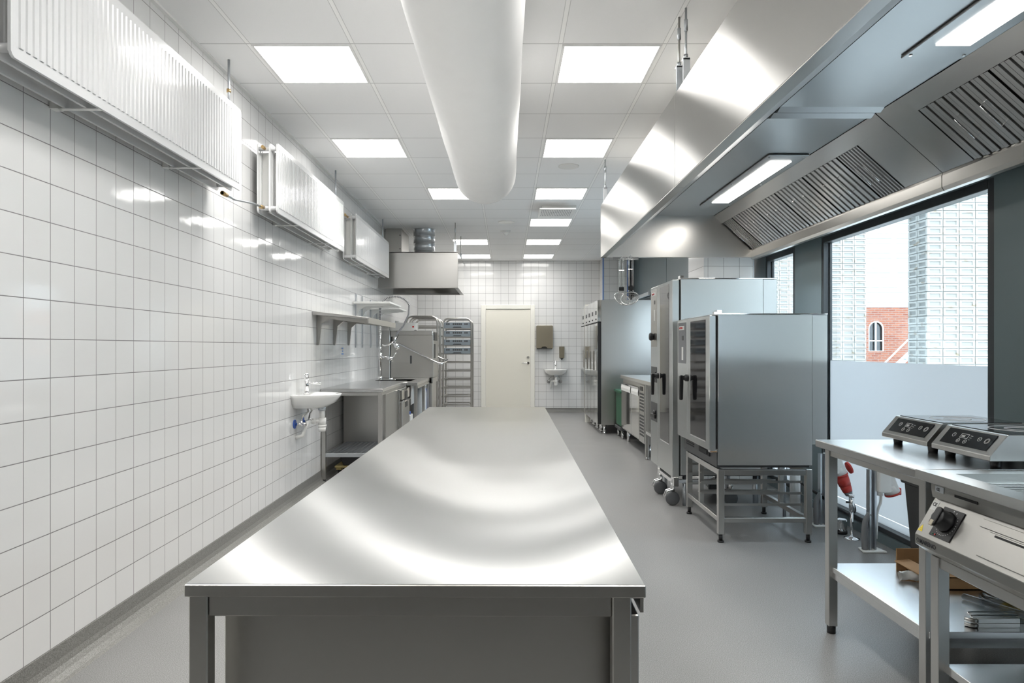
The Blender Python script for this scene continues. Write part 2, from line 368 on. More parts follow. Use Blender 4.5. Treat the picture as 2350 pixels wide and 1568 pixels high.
# ------------------------------------------------------------------ room shell
XL, XR, YB, YF, H = -1.785, 2.50, 13.99, -3.0, 3.05
struct('floor', MB().box(XL-.1, XR+.1, YF, YB+.1, -.1, 0), M['floor'])
struct('ceiling', MB().box(XL-.1, XR+.2, YF, YB+.1, H, H+.08), M['ceil'])
struct('wall_left', MB().box(XL-.1, XL, YF, YB+.1, 0, H), M['tile_l'])
struct('wall_back', MB().box(XL, XR, YB, YB+.1, 0, H), M['tile_b'])
struct('wall_front', MB().box(XL, XR, YF-.1, YF, 0, H), M['backroom'])  # dark wall colour stands for the dim room behind
cove = [(XL, 0), (XL+.075, 0)] + arc(XL+.062, .062, .058, 270, 180, 6)[0:0] + [(XL+.055, .004), (XL+.03, .016), (XL+.014, .035), (XL+.007, .06), (XL+.006, .1165), (XL, .1165)]
struct('baseboard_left', MB().prism(cove, 'y', YF, YB), M['cove'])
covb = [(YB, 0), (YB-.075, 0), (YB-.055, .004), (YB-.03, .016), (YB-.014, .035), (YB-.007, .06), (YB-.006, .085), (YB, .085)]
struct('baseboard_back', MB().prism(covb, 'x', .575, 1.87).prism(covb, 'x', XL+.02, -.512), M['cove'])
struct('trim_1', MB().box(XL, XL+.022, YF, YB, H-.012, H).box(XL, 1.87, YB-.022, YB, H-.012, H), M['white'])
# right-hand wall: grey-green pier panels between the windows
WZ0, WZ1 = .065, 2.175
bays = [(.35, 2.0), (3.563, 5.515), (6.02, 6.70), (7.45, 9.40), (12.06, 12.85)]
mb = MB(); y = YF
for a, b_ in bays:
    mb.box(XR, XR+.075, y, a, 0, H); y = b_
mb.box(XR, XR+.075, y, YB+.1, 0, H)
for a, b_ in bays: mb.box(XR, XR+.075, a, b_, WZ1, H)
for yy in (9.45, 10.85, 13.1): mb.box(XR-.004, XR, yy, yy+.06, 0, H)
struct('wall_right', mb, M['panelgrey'])
struct('baseboard_right', MB().box(XR-.012, XR+.06, YF, 6.72, 0, .062), M['panelgrey'])
for i, (a, b_) in enumerate(bays):
    wr = structroot('window_%d' % (i+1))
    f = MB()
    f.box(XR+.004, XR+.078, a, a+.055, WZ0, WZ1, .003).box(XR+.012, XR+.078, b_-.02, b_, WZ0, WZ1, .002)
    f.box(XR+.004, XR+.03, b_-.028, b_, WZ0, WZ1, .002).box(XR+.05, XR+.07, b_-.034, b_-.02, WZ0, WZ1, .002)
    f.box(XR+.004, XR+.078, a+.055, b_-.028, WZ1-.05, WZ1, .003).box(XR+.004, XR+.078, a+.055, b_-.028, WZ0, WZ0+.035, .003)
    part('window_frame', f, M['anth'], wr)
    part('glass_pane', MB().box(XR+.058, XR+.066, a+.055, b_-.02, WZ0+.035, WZ1-.05), M['glass'], wr)
    part('frosted_film', MB().box(XR+.054, XR+.057, a+.055, b_-.035, WZ0+.035, .150).box(XR+.054, XR+.057, a+.055, b_-.035, .156, 1.20), M['frost'], wr)
# tiled corner column at the far right and tiled stub column behind the tall oven
struct('column_1', MB().box(1.884, 2.385, 13.58, YB, 0, H), M['tile_b'])
struct('column_2', MB().box(1.91, 2.39, 6.72, 7.29, 0, H), M['tile_s'])
struct('trim_2', MB().box(1.878, 1.905, 13.572, 13.582, 1.9, H).box(2.355, 2.388, 13.572, 13.582, 1.9, H), M['bluet'], 'blue masking film along the tile edges of the far corner column')
struct('trim_3', MB().box(2.385, 2.395, 6.714, 6.726, 0, H), M['greyw'])
# door in the back wall
dr = structroot('door_1')
fx0, fx1, fz = -.508, .571, 2.16
part('door_frame', MB().box(fx0, fx0+.095, YB-.03, YB+.02, 0, fz, .004).box(fx1-.085, fx1, YB-.03, YB+.02, 0, fz, .004).box(fx0+.095, fx1-.085, YB-.03, YB+.02, fz-.082, fz, .004), M['frame_w'], dr)
lf = part('door_leaf', MB().box(fx0+.097, fx1-.087, YB-.012, YB-.002, .01, fz-.088), M['cream'], dr)
hd = MB(); hx, hz = .437, .990
hd.cyl((hx, YB-.012, hz), (hx, YB-.024, hz), .026, n=20).cyl((hx, YB-.02, hz), (hx, YB-.065, hz), .010).tube([(hx, YB-.062, hz), (hx-.03, YB-.066, hz), (hx-.13, YB-.066, hz)], .0095)
part('door_handle', hd, M['chrome'], lf)
part('lock', MB().cyl((hx, YB-.012, hz+.115), (hx, YB-.026, hz+.115), .026, n=20).cyl((hx, YB-.026, hz+.115), (hx, YB-.034, hz+.115), .014, n=14), M['ssd'], lf)

# ------------------------------------------------------------------ outside
struct('ground_outside', MB().box(XR+.08, 40, -6, 45, -.25, -.15), M['ground'])
struct('wall_outside_shade', MB().box(XR+.0, XR+.25, -6, 20, H+.08, 9).box(XL-.1, XR, -6, 20, H+.6, H+.7), M['shadewall'], 'unseen upper wall and roof slab added to shade the yard side')  # unseen upper storey, added to keep the pier sides in shade
def brick_face(mb, o, eu, en, cols, rows, bw=.24, bh=.12):
    """bricks laid with the frog outwards: slab with a sunken tray each"""
    o, eu, en = Vector(o), Vector(eu), Vector(en); ez = Vector((0,0,1))
    for r in range(rows):
        for c in range(cols):
            g = .006; jx = random.uniform(-.003, .003); out = random.uniform(0, .006)
            def P(u, z, n): return o+eu*(c*bw+u+jx)+ez*(r*bh+z)+en*(n+out)
            u0, u1, z0, z1 = g, bw-g, g, bh-g; a0, a1, b0, b1 = .035, bw-.035, .028, bh-.028; dp = -.022
            V = {}
            def v(k, *a):
                if k not in V: V[k] = mb.bm.verts.new(P(*a))
                return V[k]
            out4 = [v('o%d' % i, u, z, 0) for i, (u, z) in enumerate(((u0,z0),(u1,z0),(u1,z1),(u0,z1)))]
            in4 = [v('i%d' % i, u, z, 0) for i, (u, z) in enumerate(((a0,b0),(a1,b0),(a1,b1),(a0,b1)))]
            dn4 = [v('d%d' % i, u, z, dp) for i, (u, z) in enumerate(((a0+.012,b0+.01),(a1-.012,b0+.01),(a1-.012,b1-.01),(a0+.012,b1-.01)))]
            bk4 = [v('b%d' % i, u, z, -.05) for i, (u, z) in enumerate(((u0,z0),(u1,z0),(u1,z1),(u0,z1)))]
            for i in range(4):
                j = (i+1) % 4
                mb.bm.faces.new((out4[i], out4[j], in4[j], in4[i])); mb.bm.faces.new((in4[i], in4[j], dn4[j], dn4[i])); mb.bm.faces.new((out4[j], out4[i], bk4[i], bk4[j]))
            mb.bm.faces.new(dn4)
def pier(x0, y0, cols, label, rows=34, deep=2):
    t = thing('brick_pier', label, 'brick pier', (x0, y0, -.15), 'white brick piers outside')
    mb = MB(); z0 = -.15
    brick_face(mb, (x0, y0, z0), (1,0,0), (0,-1,0), cols, rows); brick_face(mb, (x0, y0+deep*.24, z0), (0,-1,0), (-1,0,0), deep, rows)
    part('brickwork', mb, M['brick'], t)
    part('mortar_core', MB().box(x0+.012, x0+cols*.24, y0+.012, y0+deep*.24, z0, z0+rows*.12), M['mortar'], t)
pier(6.23, 10.3, 6, 'nearest white brick pier outside the big window, with a shaded side face')
pier(6.43, 13.8, 3, 'second white brick pier outside, narrower and beside the arched-window house')
pier(6.55, 17.3, 4, 'farthest white brick pier outside, seen through the narrow far window')
struct('wall_opposite_unseen', MB().box(7.2, 7.6, -9, 7.0, -.15, 4.4), M['palewall'], 'unseen pale facade added across the yard for its reflection in the steel')  # unseen wall added so the ovens reflect it instead of open sky
hs = thing('house', 'pale clapboard house with red brick ground floor outside the big window', 'house', (9, 24, -.15))
bw_ = MB(); ax0, ax1, az0, az1 = 12.52, 13.02, 1.18, 1.95
bw_.box(8.5, ax0, 24, 24.4, -.15, 2.68).box(ax1, 20, 24, 24.4, -.15, 2.68).box(ax0, ax1, 24, 24.4, -.15, az0)
bw_.prism([(ax0, 2.68), (ax0, az1)] + arc((ax0+ax1)/2, az1, .25, 180, 0, 10)[1:-1] + [(ax1, az1), (ax1, 2.68)], 'y', 24, 24.4)
part('brick_wall', bw_, M['redbrick'], hs)
sid = MB(); sid.prism([(8.5, 2.68), (20, 2.68), (20, 6.2), (15.8, 9.6), (8.5, 9.6)], 'y', 24.05, 24.4)
for k in range(40): sid.box(8.5, 20 if k < 20 else 15.8, 24.02, 24.05, 2.70+k*.17, 2.70+k*.17+.155)
part('clapboard_wall', sid, M['siding'], hs)
wn = part('arched_window', MB().tube([(ax0, 24.02, az0), (ax0, 24.02, az1)]+[(x, 24.02, z) for x, z in arc((ax0+ax1)/2, az1, .25, 180, 0, 10)]+[(ax1, 24.02, az0)], .028, 6, closed=True).box(ax0, ax1, 24.0, 24.04, 1.52, 1.55).box(12.75, 12.785, 24.0, 24.04, az0, az1+.24), M['white'], hs)
part('pane', MB().box(ax0, ax1, 24.10, 24.12, az0, az1+.25), M['blackglass'], wn)
dp_ = thing('downpipe', 'pale grey rainwater downpipe with a bent foot outside the window', 'downpipe', (11.15, 20, 3.1))
part('pipe', MB().tube([(11.15, 20, 8), (11.15, 20, 3.35), (11.2, 20, 3.15), (11.45, 20, 3.0), (11.9, 20, 2.6), (11.95, 20, 2.4), (11.95, 20, -.14)], .055, 12), M['greyw'], dp_)
part('bracket', MB().cyl((11.15, 20, 4.6), (11.15, 20, 4.68), .075).box(11.15, 11.75, 19.98, 20.02, 4.62, 4.66), M['greyw'], dp_)
part('collar', MB().cyl((11.15, 20, 3.35), (11.15, 20, 3.5), .085), M['greyw'], dp_)
st = thing('outdoor_stair', 'steel outdoor stair with pale handrails in front of the red brick', 'stair', (10.6, 18, -.15))
part('handrail', MB().tube([(9.75, 18, .85), (11.0, 18, 2.1), (11.6, 18, 2.7)], .022).tube([(10.8, 18, 1.25), (10.8, 18, 1.9)], .02).tube([(9.75, 18.0, .35), (11.6, 18, 2.2)], .02), M['white'], st)
sp_ = MB().bar([(9.52, 18, -.14), (11.6, 18, 1.75)], .12)
for k in range(8): sp_.box(9.95+k*.2, 10.2+k*.2, 18.03, 18.8, .25+k*.18, .28+k*.18)
part('stringer', sp_.bar([(9.52, 18.8, -.14), (11.6, 18.8, 1.75)], .12), M['galv'], st)

# ------------------------------------------------------------------ ceiling fittings
def ceiling_light(col, row, label):
    x0, y0 = -.287+.6*col, 5.80+.6*row
    t = thing('ceiling_light', label, 'ceiling light', (x0+.3, y0+.3, H), 'square ceiling light panels')
    a, z = .012, H-.006
    fr = MB().box(x0+a, x0+.6-a, y0+a, y0+.026, z, H).box(x0+a, x0+.6-a, y0+.574, y0+.6-a, z, H).box(x0+a, x0+.026, y0+.026, y0+.574, z, H).box(x0+.574, x0+.6-a, y0+.026, y0+.574, z, H)
    part('frame', fr, M['panel'], t)
    part('diffuser', MB().box(x0+.026, x0+.574, y0+.026, y0+.574, H-.004, H-.001), M['lamp'], t)
    ld = bpy.data.lights.new('panel_light', 'AREA'); lo = bpy.data.objects.new('panel_light', ld); COL.objects.link(lo); lo.parent = t
    ld.shape = 'SQUARE'; ld.size = .54; ld.energy = PANEL_W*(.4 if row == 12 else 1); ld.color = (1, .985, .955); ld.spread = math.radians(118); lo.location = (0, 0, -.008)
R_ = 'ceiling light panel in the row between fabric duct and long hood'
for row, lab in ((-3, 'nearest visible square '+R_), (0, 'second square '+R_), (3, 'third square ceiling light panel, just before the slotted air diffuser'), (6, 'fourth square ceiling light panel, just beyond the slotted air diffuser'), (9, 'fifth square '+R_), (12, 'square ceiling light panel touching the back wall, on the long hood side')):
    ceiling_light(1, row, lab)
for c, row, lab in ((-2, -3, 'nearest visible square ceiling light panel on the radiator side of the duct'), (-2, 0, 'second square ceiling light panel on the radiator side of the duct'), (-1, 3, 'square ceiling light panel partly hidden by the end of the fabric duct'), (-1, 9, 'square ceiling light panel behind the hanging rod of the small hood'), (-1, 12, 'square ceiling light panel by the back wall, partly hidden by the small hood')):
    ceiling_light(c, row, lab)
for row in (-6, -9):
    for c in ((-1, 1) if row == -6 else (-2, 1)): ceiling_light(c, row, 'unseen square ceiling light panel added above the near end of the island')  # unseen panels; duct-side one of the first row added to brighten the radiators
# fabric air duct
dx, dz, dR = -.172, 2.73, .25
dct = thing('air_duct', 'long white fabric air duct hanging under the ceiling', 'air duct', (dx, 5.7, dz+dR))
mb = MB(); n = 48; rings = []
ys = [-2.9, -1, 0, 1] + [1.2+.15*i for i in range(30)] + [5.66, 5.70, 5.72]
for yy in ys:
    ring = []
    for k in range(n):
        a = 2*PI*k/n; r = dR*(1+.008*math.sin(3*a+yy*2.3)*math.sin(yy*1.7)+.004*math.sin(7*yy+2*a))
        if yy > 5.6: r *= 1-.012*(yy-5.6)/.12
        ring.append(mb.bm.verts.new((dx+r*math.cos(a), yy, dz+r*math.sin(a))))
    rings.append(ring)
for A, B in zip(rings, rings[1:]):
    for k in range(n):
        f = mb.bm.faces.new((A[k], A[(k+1)%n], B[(k+1)%n], B[k])); f.smooth = True
mb.bm.faces.new(rings[-1])
part('fabric_tube', mb, M['duct'], dct)
part('end_hoop', MB().tube([(dx+(dR*.985)*math.cos(2*PI*k/40), 5.72, dz+(dR*.985)*math.sin(2*PI*k/40)) for k in range(40)], .004, 6, closed=True), M['duct'], dct)
rl = MB().box(dx-.015, dx+.015, -2.9, 5.6, dz+dR+.012, dz+dR+.03)
for yy in (-1.5, .3, 2.1, 3.9, 5.4): rl.cyl((dx, yy, dz+dR+.02), (dx, yy, H), .004, n=6)
part('hanging_rail', rl, M['galv'], dct)
# small round ceiling fittings, detector, diffuser
def disc(x, y, r, label):
    t = thing('ceiling_speaker', label, 'ceiling speaker', (x, y, H), 'round ceiling speakers')
    part('rim', MB().lathe([(r, 0), (r, -.006), (r*.9, -.010), (r*.86, -.006)], (x, y, H), 32), M['white'], t)
    part('grille', MB().lathe([(r*.87, -.004), (.001, -.006)], (x, y, H), 32), M['ceil'], t)
disc(.60, 6.70, .10, 'round white ceiling speaker between the second and third light panels')
disc(0, 9.68, .115, 'round white ceiling speaker just in front of the smoke detector')
sd_ = thing('smoke_detector', 'small domed white smoke detector under the ceiling', 'smoke detector', (0, 10.4, H))
part('base', MB().lathe([(.062, 0), (.062, -.018), (.056, -.024)], (0, 10.4, H), 24).box(-.085, -.04, 10.38, 10.42, H-.012, H), M['white'], sd_)
part('sensor_head', MB().lathe([(.05, -.024), (.048, -.04), (.03, -.06), (.012, -.07), (.001, -.072)], (0, 10.4, H), 20), M['whitep'], sd_)
df = thing('air_diffuser', 'square white air diffuser with slots on the ceiling', 'air diffuser', (.62, 8.65, H))
part('neck', MB().box(.44, .86, 8.55, 8.95, H-.05, H), M['white'], df)
pl = part('face_plate', MB().box(.40, .84, 8.36, 8.90, H-.085, H-.07, .004), M['white'], df)
sl = MB()
for k in range(18):
    for j in range(4): sl.box(.43+.021*k, .437+.021*k, 8.42+.1*j, 8.49+.1*j, H-.0865, H-.084)
part('slots', sl, M['grey'], pl)

# ------------------------------------------------------------------ radiators on the left wall
def radiator(y0, y1, zb, zt, label):
    t = thing('radiator', label, 'radiator', (XL, y0, zb), 'white panel radiators high on the wall')
    def panel(xf, ribs):
        mb = MB().prism(rr(y0, y1, zb, zt, .018), 'x', xf-.011, xf, .003)
        nrib = int((y1-y0-.06)/.0333); st_ = (y1-y0-.06)/nrib
        for i in range(nrib):
            c = y0+.03+st_*(i+.5)
            mb.prism([(xf, c-.0115), (xf+.0045, c-.007), (xf+.0045, c+.007), (xf, c+.0115)], 'z', zb+.04, zt-.038) if ribs else None
        return mb
    part('front_panel', panel(XL+.195, True), M['radw'], t)
    part('middle_panel', panel(XL+.145, True), M['radw'], t)
    part('rear_panel', panel(XL+.062, True), M['radw'], t)
    for xa, xb in ((XL+.068, XL+.132), (XL+.151, XL+.182)):
        z = []; k = 0; yy = y0+.05
        while yy < y1-.05:
            z.append((xa if k % 2 else xb, yy)); z.append((xa if k % 2 else xb, yy+.012)); yy += .024; k += 1
        part('convector_fins', MB().strip(z, 'z', zb+.05, zt-.05), M['white'], t)
    for yy in (y0+.025, y1-.025):
        for z in (zb+.035, zt-.035): part('connector_tube', MB().cyl((XL+.05, yy, z), (XL+.19, yy, z), .016, n=14), M['radw'], t)
    for yy in (y0+.5, y1-.55): part('wall_bracket', MB().box(XL+.03, XL+.19, yy-.012, yy+.012, zb-.004, zb-.001).box(XL+.002, XL+.035, yy-.02, yy+.02, zb-.004, zt-.1), M['white'], t)
    for ya, yb_ in ((y0+.02, y0-.03), (y1-.02, y1+.03)): part('bleed_valve', MB().cyl((XL+.10, ya, zt-.035), (XL+.10, yb_, zt-.035), .012, n=12), M['brass'], t)
    return t
RZ0, RZ1 = 2.238, 2.723
radiator(2.23, 4.17, RZ0, RZ1, 'nearest of three white panel radiators high on the tiled wall')
radiator(4.83, 6.81, RZ0, RZ1, 'second of three white panel radiators, between the other two')
radiator(7.37, 9.42, RZ0, RZ1, 'farthest white panel radiator, beside the small extractor hood')
def pipe(label, pts, fit):
    t = thing('heating_pipe', label, 'pipe', pts[0], 'thin heating pipes between radiators')
    part('pipe_run', MB().tube(pts, .008, 8), M['galv'], t)
    for a, b_ in fit: part('brass_fitting', MB().cyl(a, b_, .013, n=10), M['brass'], t)
def xp(o): return XL+o
pipe('thin pipe from ceiling down to far end of the nearest radiator', [(xp(.10), 4.22, H-.002), (xp(.10), 4.22, RZ1-.035)], [((xp(.10), 4.22, RZ1-.05), (xp(.10), 4.22, RZ1-.02)), ((xp(.10), 4.22, H-.2), (xp(.10), 4.22, H-.18))])
pipe('thin low pipe joining the nearest radiator to the second one', [(xp(.10), 4.12, RZ0-.02), (xp(.10), 4.3, RZ0-.02), (xp(.10), 4.6, RZ0+.02), (xp(.10), 4.83, RZ0+.035)], [((xp(.10), 4.12, RZ0-.02), (xp(.10), 4.19, RZ0-.02)), ((xp(.10), 4.76, RZ0+.028), (xp(.10), 4.82, RZ0+.035))])
pipe('thin pipe from ceiling down to far end of the second radiator', [(xp(.10), 6.86, H-.002), (xp(.10), 6.86, RZ1-.035)], [((xp(.10), 6.86, RZ1-.05), (xp(.10), 6.86, RZ1-.02))])
pipe('thin upper pipe joining the second radiator to the farthest one', [(xp(.10), 6.88, RZ1-.035), (xp(.10), 7.34, RZ1-.035)], [((xp(.10), 7.22, RZ1-.035), (xp(.10), 7.33, RZ1-.035))])
pipe('thin pipe from ceiling down to far end of the farthest radiator', [(xp(.10), 9.47, H-.002), (xp(.10), 9.47, RZ1-.035)], [((xp(.10), 9.47, RZ1-.05), (xp(.10), 9.47, RZ1-.02))])

# ------------------------------------------------------------------ island
isl = thing('island_table', 'long stainless steel island worktop in the middle of the kitchen', 'worktable', (-.545, 1.175, 0))
ix0, ix1, iy0, iy1, iz = -.545, .235, 1.175, 4.69, .90
def ITOP():
    mb = MB(); nx, ny = 6, 24; T = [[None]*(ny+1) for _ in range(nx+1)]
    for i in range(nx+1):
        for j in range(ny+1):
            T[i][j] = mb.bm.verts.new((ix0+.002+(ix1-ix0-.004)*i/nx, iy0+.002+(iy1-iy0-.004)*j/ny, iz))
    for i in range(nx):
        for j in range(ny):
            f = mb.bm.faces.new((T[i][j], T[i+1][j], T[i+1][j+1], T[i][j+1])); f.smooth = True
    return mb
part('top', ITOP(), M['top'], isl)
part('top_edge', MB().box(ix0, ix1, iy0, iy1, iz-.022, iz-.0008, .0015), M['ssd'], isl)
for lx, ly in ((ix0+.004, iy0+.008), (ix1-.055, iy0+.008), (ix0+.004, iy1-.04), (ix1-.055, iy1-.04)):
    lg = part('leg', MB().box(lx, lx+.032, ly, ly+.032, .03, iz-.022, .002), M['ssd'], isl)
    part('foot', MB().cyl((lx+.016, ly+.016, 0), (lx+.016, ly+.016, .03), .017), M['black'], lg)
part('end_rail', MB().box(ix0+.036, ix1-.055, iy0+.012, iy0+.04, iz-.059, iz-.024, .002), M['ssd'], isl)
part('end_rail', MB().box(ix0+.036, ix1-.055, iy1-.04, iy1-.012, iz-.059, iz-.024, .002), M['ssd'], isl)
part('side_rail', MB().box(ix0+.006, ix0+.034, iy0+.04, iy1-.04, iz-.059, iz-.024, .002), M['ssd'], isl)
part('cabinet_body', MB().box(-.514, ix1-.045, iy0+.092, iy1-.08, .12, iz-.024, .002), M['ssd'], isl)
nd = 4; L_ = (iy1-iy0-.06)/nd
for k in range(nd):
    a = iy0+.028+k*L_
    d_ = part('door', MB().box(ix1-.021, ix1-.006, a+.004, a+L_-.004, .13, iz-.062, .002), M['ss'], isl)
    part('door_handle', MB().prism([(ix1-.021, iz-.024), (ix1+.002, iz-.024), (ix1+.002, iz-.058), (ix1-.004, iz-.058), (ix1-.004, iz-.034), (ix1-.021, iz-.034)], 'y', a+.004, a+L_-.004), M['ssd'], d_)
isl.rotation_euler.z = -.007

# ------------------------------------------------------------------ combi ovens
def on_x(xf, y, z):                      # frame on a face turned to -x : text runs towards the camera
    return frame_m((xf, y, z), (0, -1, 0), (0, 0, 1))
def oven_handle(door, y, zt, zb, xf):
    h = MB().lathe([(.026, 0), (.026, -.02), (.017, -.03), (.016, -.05)], (xf, y, zt-.02), 16, axis='x')
    h.prism([(y-.018, zt), (y+.018, zt), (y+.02, zt-.05), (y+.012, zb+.01), (y, zb), (y-.012, zb+.01), (y-.02, zt-.05)], 'x', xf-.066, xf-.040, .006)
    h.box(xf-.062, xf, y-.016, y+.016, zt-.036, zt-.004, .005)
    return part('handle', h, M['black'], door)
def oven(label, x0, x1, x2, y0, y1, z0, z1, zd, zside, zrear, tall):
    xf = 1.351
    t = thing('combi_oven', label, 'oven', ((x0+x1)/2, (y0+y1)/2, z0))
    part('cabinet', MB().box(x0, x1, y0, y1, zside, z1, .002), M['oven'], t)
    part('top_plate', MB().box(x0-.004, x2, y0-.004, y1, z1, z1+.008, .002).box(x0, x0+.03, y0+.02, y0+.09, z1+.008, z1+.03), M['chrome'], t)
    part('rear_section', MB().box(x1+.003, x2, y0+.004, y1-.01, zrear, z1-.002, .002), M['oven'], t)
    part('base_plinth', MB().box(x0-.006, x1-.01, y0+.01, y1-.01, z0, zside+.088 if not tall else zside, .003), M['dark'], t)
    part('front_seal', MB().box(x0-.012, x0, y0+.012, y1-.012, zd+.01, z1-.006), M['hole'], t)
    yd = y0+ (.575 if not tall else .545)
    # door with glass
    dr_ = part('door', MB().box(xf, x0-.013, y0+.006, yd-.003, zd, z1-.005, .004), M['oven'], t)
    ga, gb = (y0+.092, yd-.10) if not tall else (y0+.115, yd-.10)
    gz0 = zd+.055 if not tall else zd+.26
    part('door_glass', MB().box(xf-.002, xf+.004, ga, gb, gz0, z1-.03), M['ovendark'], dr_)
    part('door_trim', MB().box(xf-.003, xf+.002, ga-.006, gb+.006, gz0-.008, gz0), M['chrome'], dr_)
    cp = part('control_panel', MB().box(xf, x0-.013, yd+.003, y1, zd, z1-.005, .004), M['oven'], t)
    ca, cb_ = yd+.03, y1-.03
    part('display_field', MB().box(xf-.0015, xf+.002, ca, cb_, z1-.34 if not tall else z1-.55, z1-.03), M['grey' if not tall else 'ssd'], cp)
    part('screen', MB().box(xf-.003, xf, ca+.075, ca+.12, z1-.315, z1-.215), M['whitep'], cp)
    part('badge', MB().box(xf-.0028, xf, ca+.05, cb_-.03, z1-.085, z1-.055), M['whitep'], cp)
    text_mesh('lettering', 'RATIONAL', .021, on_x(xf-.0035, cb_-.038, z1-.077), M['inkr'], cp, .0006)
    part('indicator', MB().box(xf-.003, xf, ca+.07, ca+.115, z1-.165, z1-.13), M['black'], cp)
    if tall:
        kb = MB().lathe([(.030, 0), (.030, -.012), (.036, -.016), (.036, -.034), (.03, -.040), (.001, -.041)], (xf, (ca+cb_)/2+.02, 1.40), 20, axis='x')
        part('knob', kb, M['black'], cp)
        part('latch_socket', MB().box(xf-.003, xf+.002, ca, cb_, .985, 1.125).box(xf-.012, xf, ca+.03, ca+.1, 1.02, 1.08), M['dark'], cp)
        hs_ = part('hand_shower_niche', MB().box(xf-.002, xf+.002, ca-.01, cb_+.01, .63, .80), M['dark'], cp)
        part('hand_shower', MB().box(xf-.022, xf, ca+.02, cb_-.05, .66, .70, .006).lathe([(.022, 0), (.026, -.02), (.001, -.022)], (xf, ca+.06, .71), 14, axis='x'), M['black'], hs_)
    else:
        vt = MB()
        for k in range(5): vt.box(x0-.009, x0, y1-.30, y1-.08, z0+.055+.016*k, z0+.063+.016*k)
        part('vent_slots', vt, M['hole'], t)
        part('drip_drawer', MB().box(x0-.014, x0, y0+.16, y0+.42, z0+.05, z0+.10, .003).box(x0-.02, x0-.01, y0+.2, y0+.38, z0+.06, z0+.085), M['hole'], t)
        part('hinge', MB().box(xf+.004, x0-.004, y0+.004, y0+.05, zd-.014, zd, .003).box(x0-.03, x0-.002, y0-.004, y0+.03, z1-.002, z1+.02, .003), M['chrome'], t)
    oven_handle(dr_, yd-.03, 1.095 if not tall else 1.07, .907 if not tall else .877, xf)
    return t
oven('smaller stainless combi oven standing on an open steel stand', 1.408, 2.033, 2.135, 4.62, 5.485, .500, 1.520, .614, .517, .655, False)
oven('tall stainless combi oven with a roll-in trolley on grey castors', 1.42, 2.09, 2.203, 5.655, 6.50, .252, 1.858, .242, .262, .35, True)
for c in [o for o in COL.objects if o.get('category') == 'oven']:
    if 'tall' in c['label']:
        for fx, fy in ((1.47, 5.72), (1.47, 6.44), (2.05, 5.72), (2.05, 6.44)):
            part('foot', MB().cyl((fx, fy, 0), (fx, fy, .252), .022, n=14), M['galv'], c)
# roll-in trolley under the tall oven
tr = thing('rack_trolley', 'low trolley frame with big grey castors rolled into the tall oven', 'trolley', (1.44, 5.95, 0))
part('frame', MB().bar([(1.37, 5.70, .205), (1.37, 6.22, .205)], .03).bar([(1.37, 5.70, .205), (1.9, 5.70, .205)], .03).bar([(1.37, 6.22, .205), (1.9, 6.22, .205)], .03).box(1.36, 1.405, 5.66, 5.75, .165, .245, .004).box(1.36, 1.405, 6.17, 6.24, .165, .245, .004), M['chrome'], tr)
for cx, cy in ((1.37, 5.73), (1.368, 6.17), (1.85, 5.73), (1.85, 6.17)):
    c = part('castor_wheel', MB().lathe([(.001, -.019), (.045, -.019), (.056, -.014), (.0585, 0), (.056, .014), (.045, .019), (.001, .019)], (cx, cy, .0585), 28, axis='y'), M['rubber'], tr)
    part('castor_fork', MB().tube([(cx-.07, cy-.024, .07), (cx-.05, cy-.024, .12), (cx, cy-.024, .135), (cx+.01, cy-.024, .16)], .006, 6).tube([(cx-.07, cy+.024, .07), (cx-.05, cy+.024, .12), (cx, cy+.024, .135), (cx+.01, cy+.024, .16)], .006, 6).cyl((cx, cy, .118), (cx, cy, .20), .018), M['chrome'], c)
# stand under the smaller oven
sx0, sx1, sy0, sy1 = 1.412, 2.036, 4.625, 5.46
sn = thing('oven_stand', 'open stainless stand with tray rails under the smaller oven', 'stand', ((sx0+sx1)/2, (sy0+sy1)/2, 0))
for x in (sx0, sx1-.04):
    for y in (sy0, sy1-.04):
        lg = part('leg', MB().box(x, x+.04, y, y+.04, .055, .488, .002), M['tube'], sn)
        part('foot', MB().cyl((x+.02, y+.02, 0), (x+.02, y+.02, .012), .021).cyl((x+.02, y+.02, .012), (x+.02, y+.02, .055), .013), M['black'], lg)
fr = MB()
for z0_, z1_, q in ((.447, .486, 0), (.133, .165, .003)):
    fr.box(sx0+.04, sx1-.04, sy0+.004, sy0+.036, z0_, z1_, .002)
    if q == 0: fr.box(sx0+.04, sx1-.04, sy1-.036, sy1-.004, z0_, z1_, .002)
    for x in (sx0+.004, sx1-.036): fr.box(x, x+.032, sy0+.04, sy1-.04, z0_, z1_, .002)
part('frame_rail', fr, M['tube'], sn)
part('upright', MB().box(sx0+.004, sx0+.036, 5.09, 5.122, .165, .447, .002).box(sx1-.036, sx1-.004, 5.09, 5.122, .165, .447, .002), M['tube'], sn)
for z in (.388, .312, .236):
    for y in (sy0+.045, 5.06, 5.125, sy1-.06): part('tray_rail', MB().prism([(y, z), (y+.022, z), (y+.022, z+.003), (y+.003, z+.003), (y+.003, z+.017), (y, z+.017)], 'x', sx0+.005, sx1-.05), M['tube'], sn)

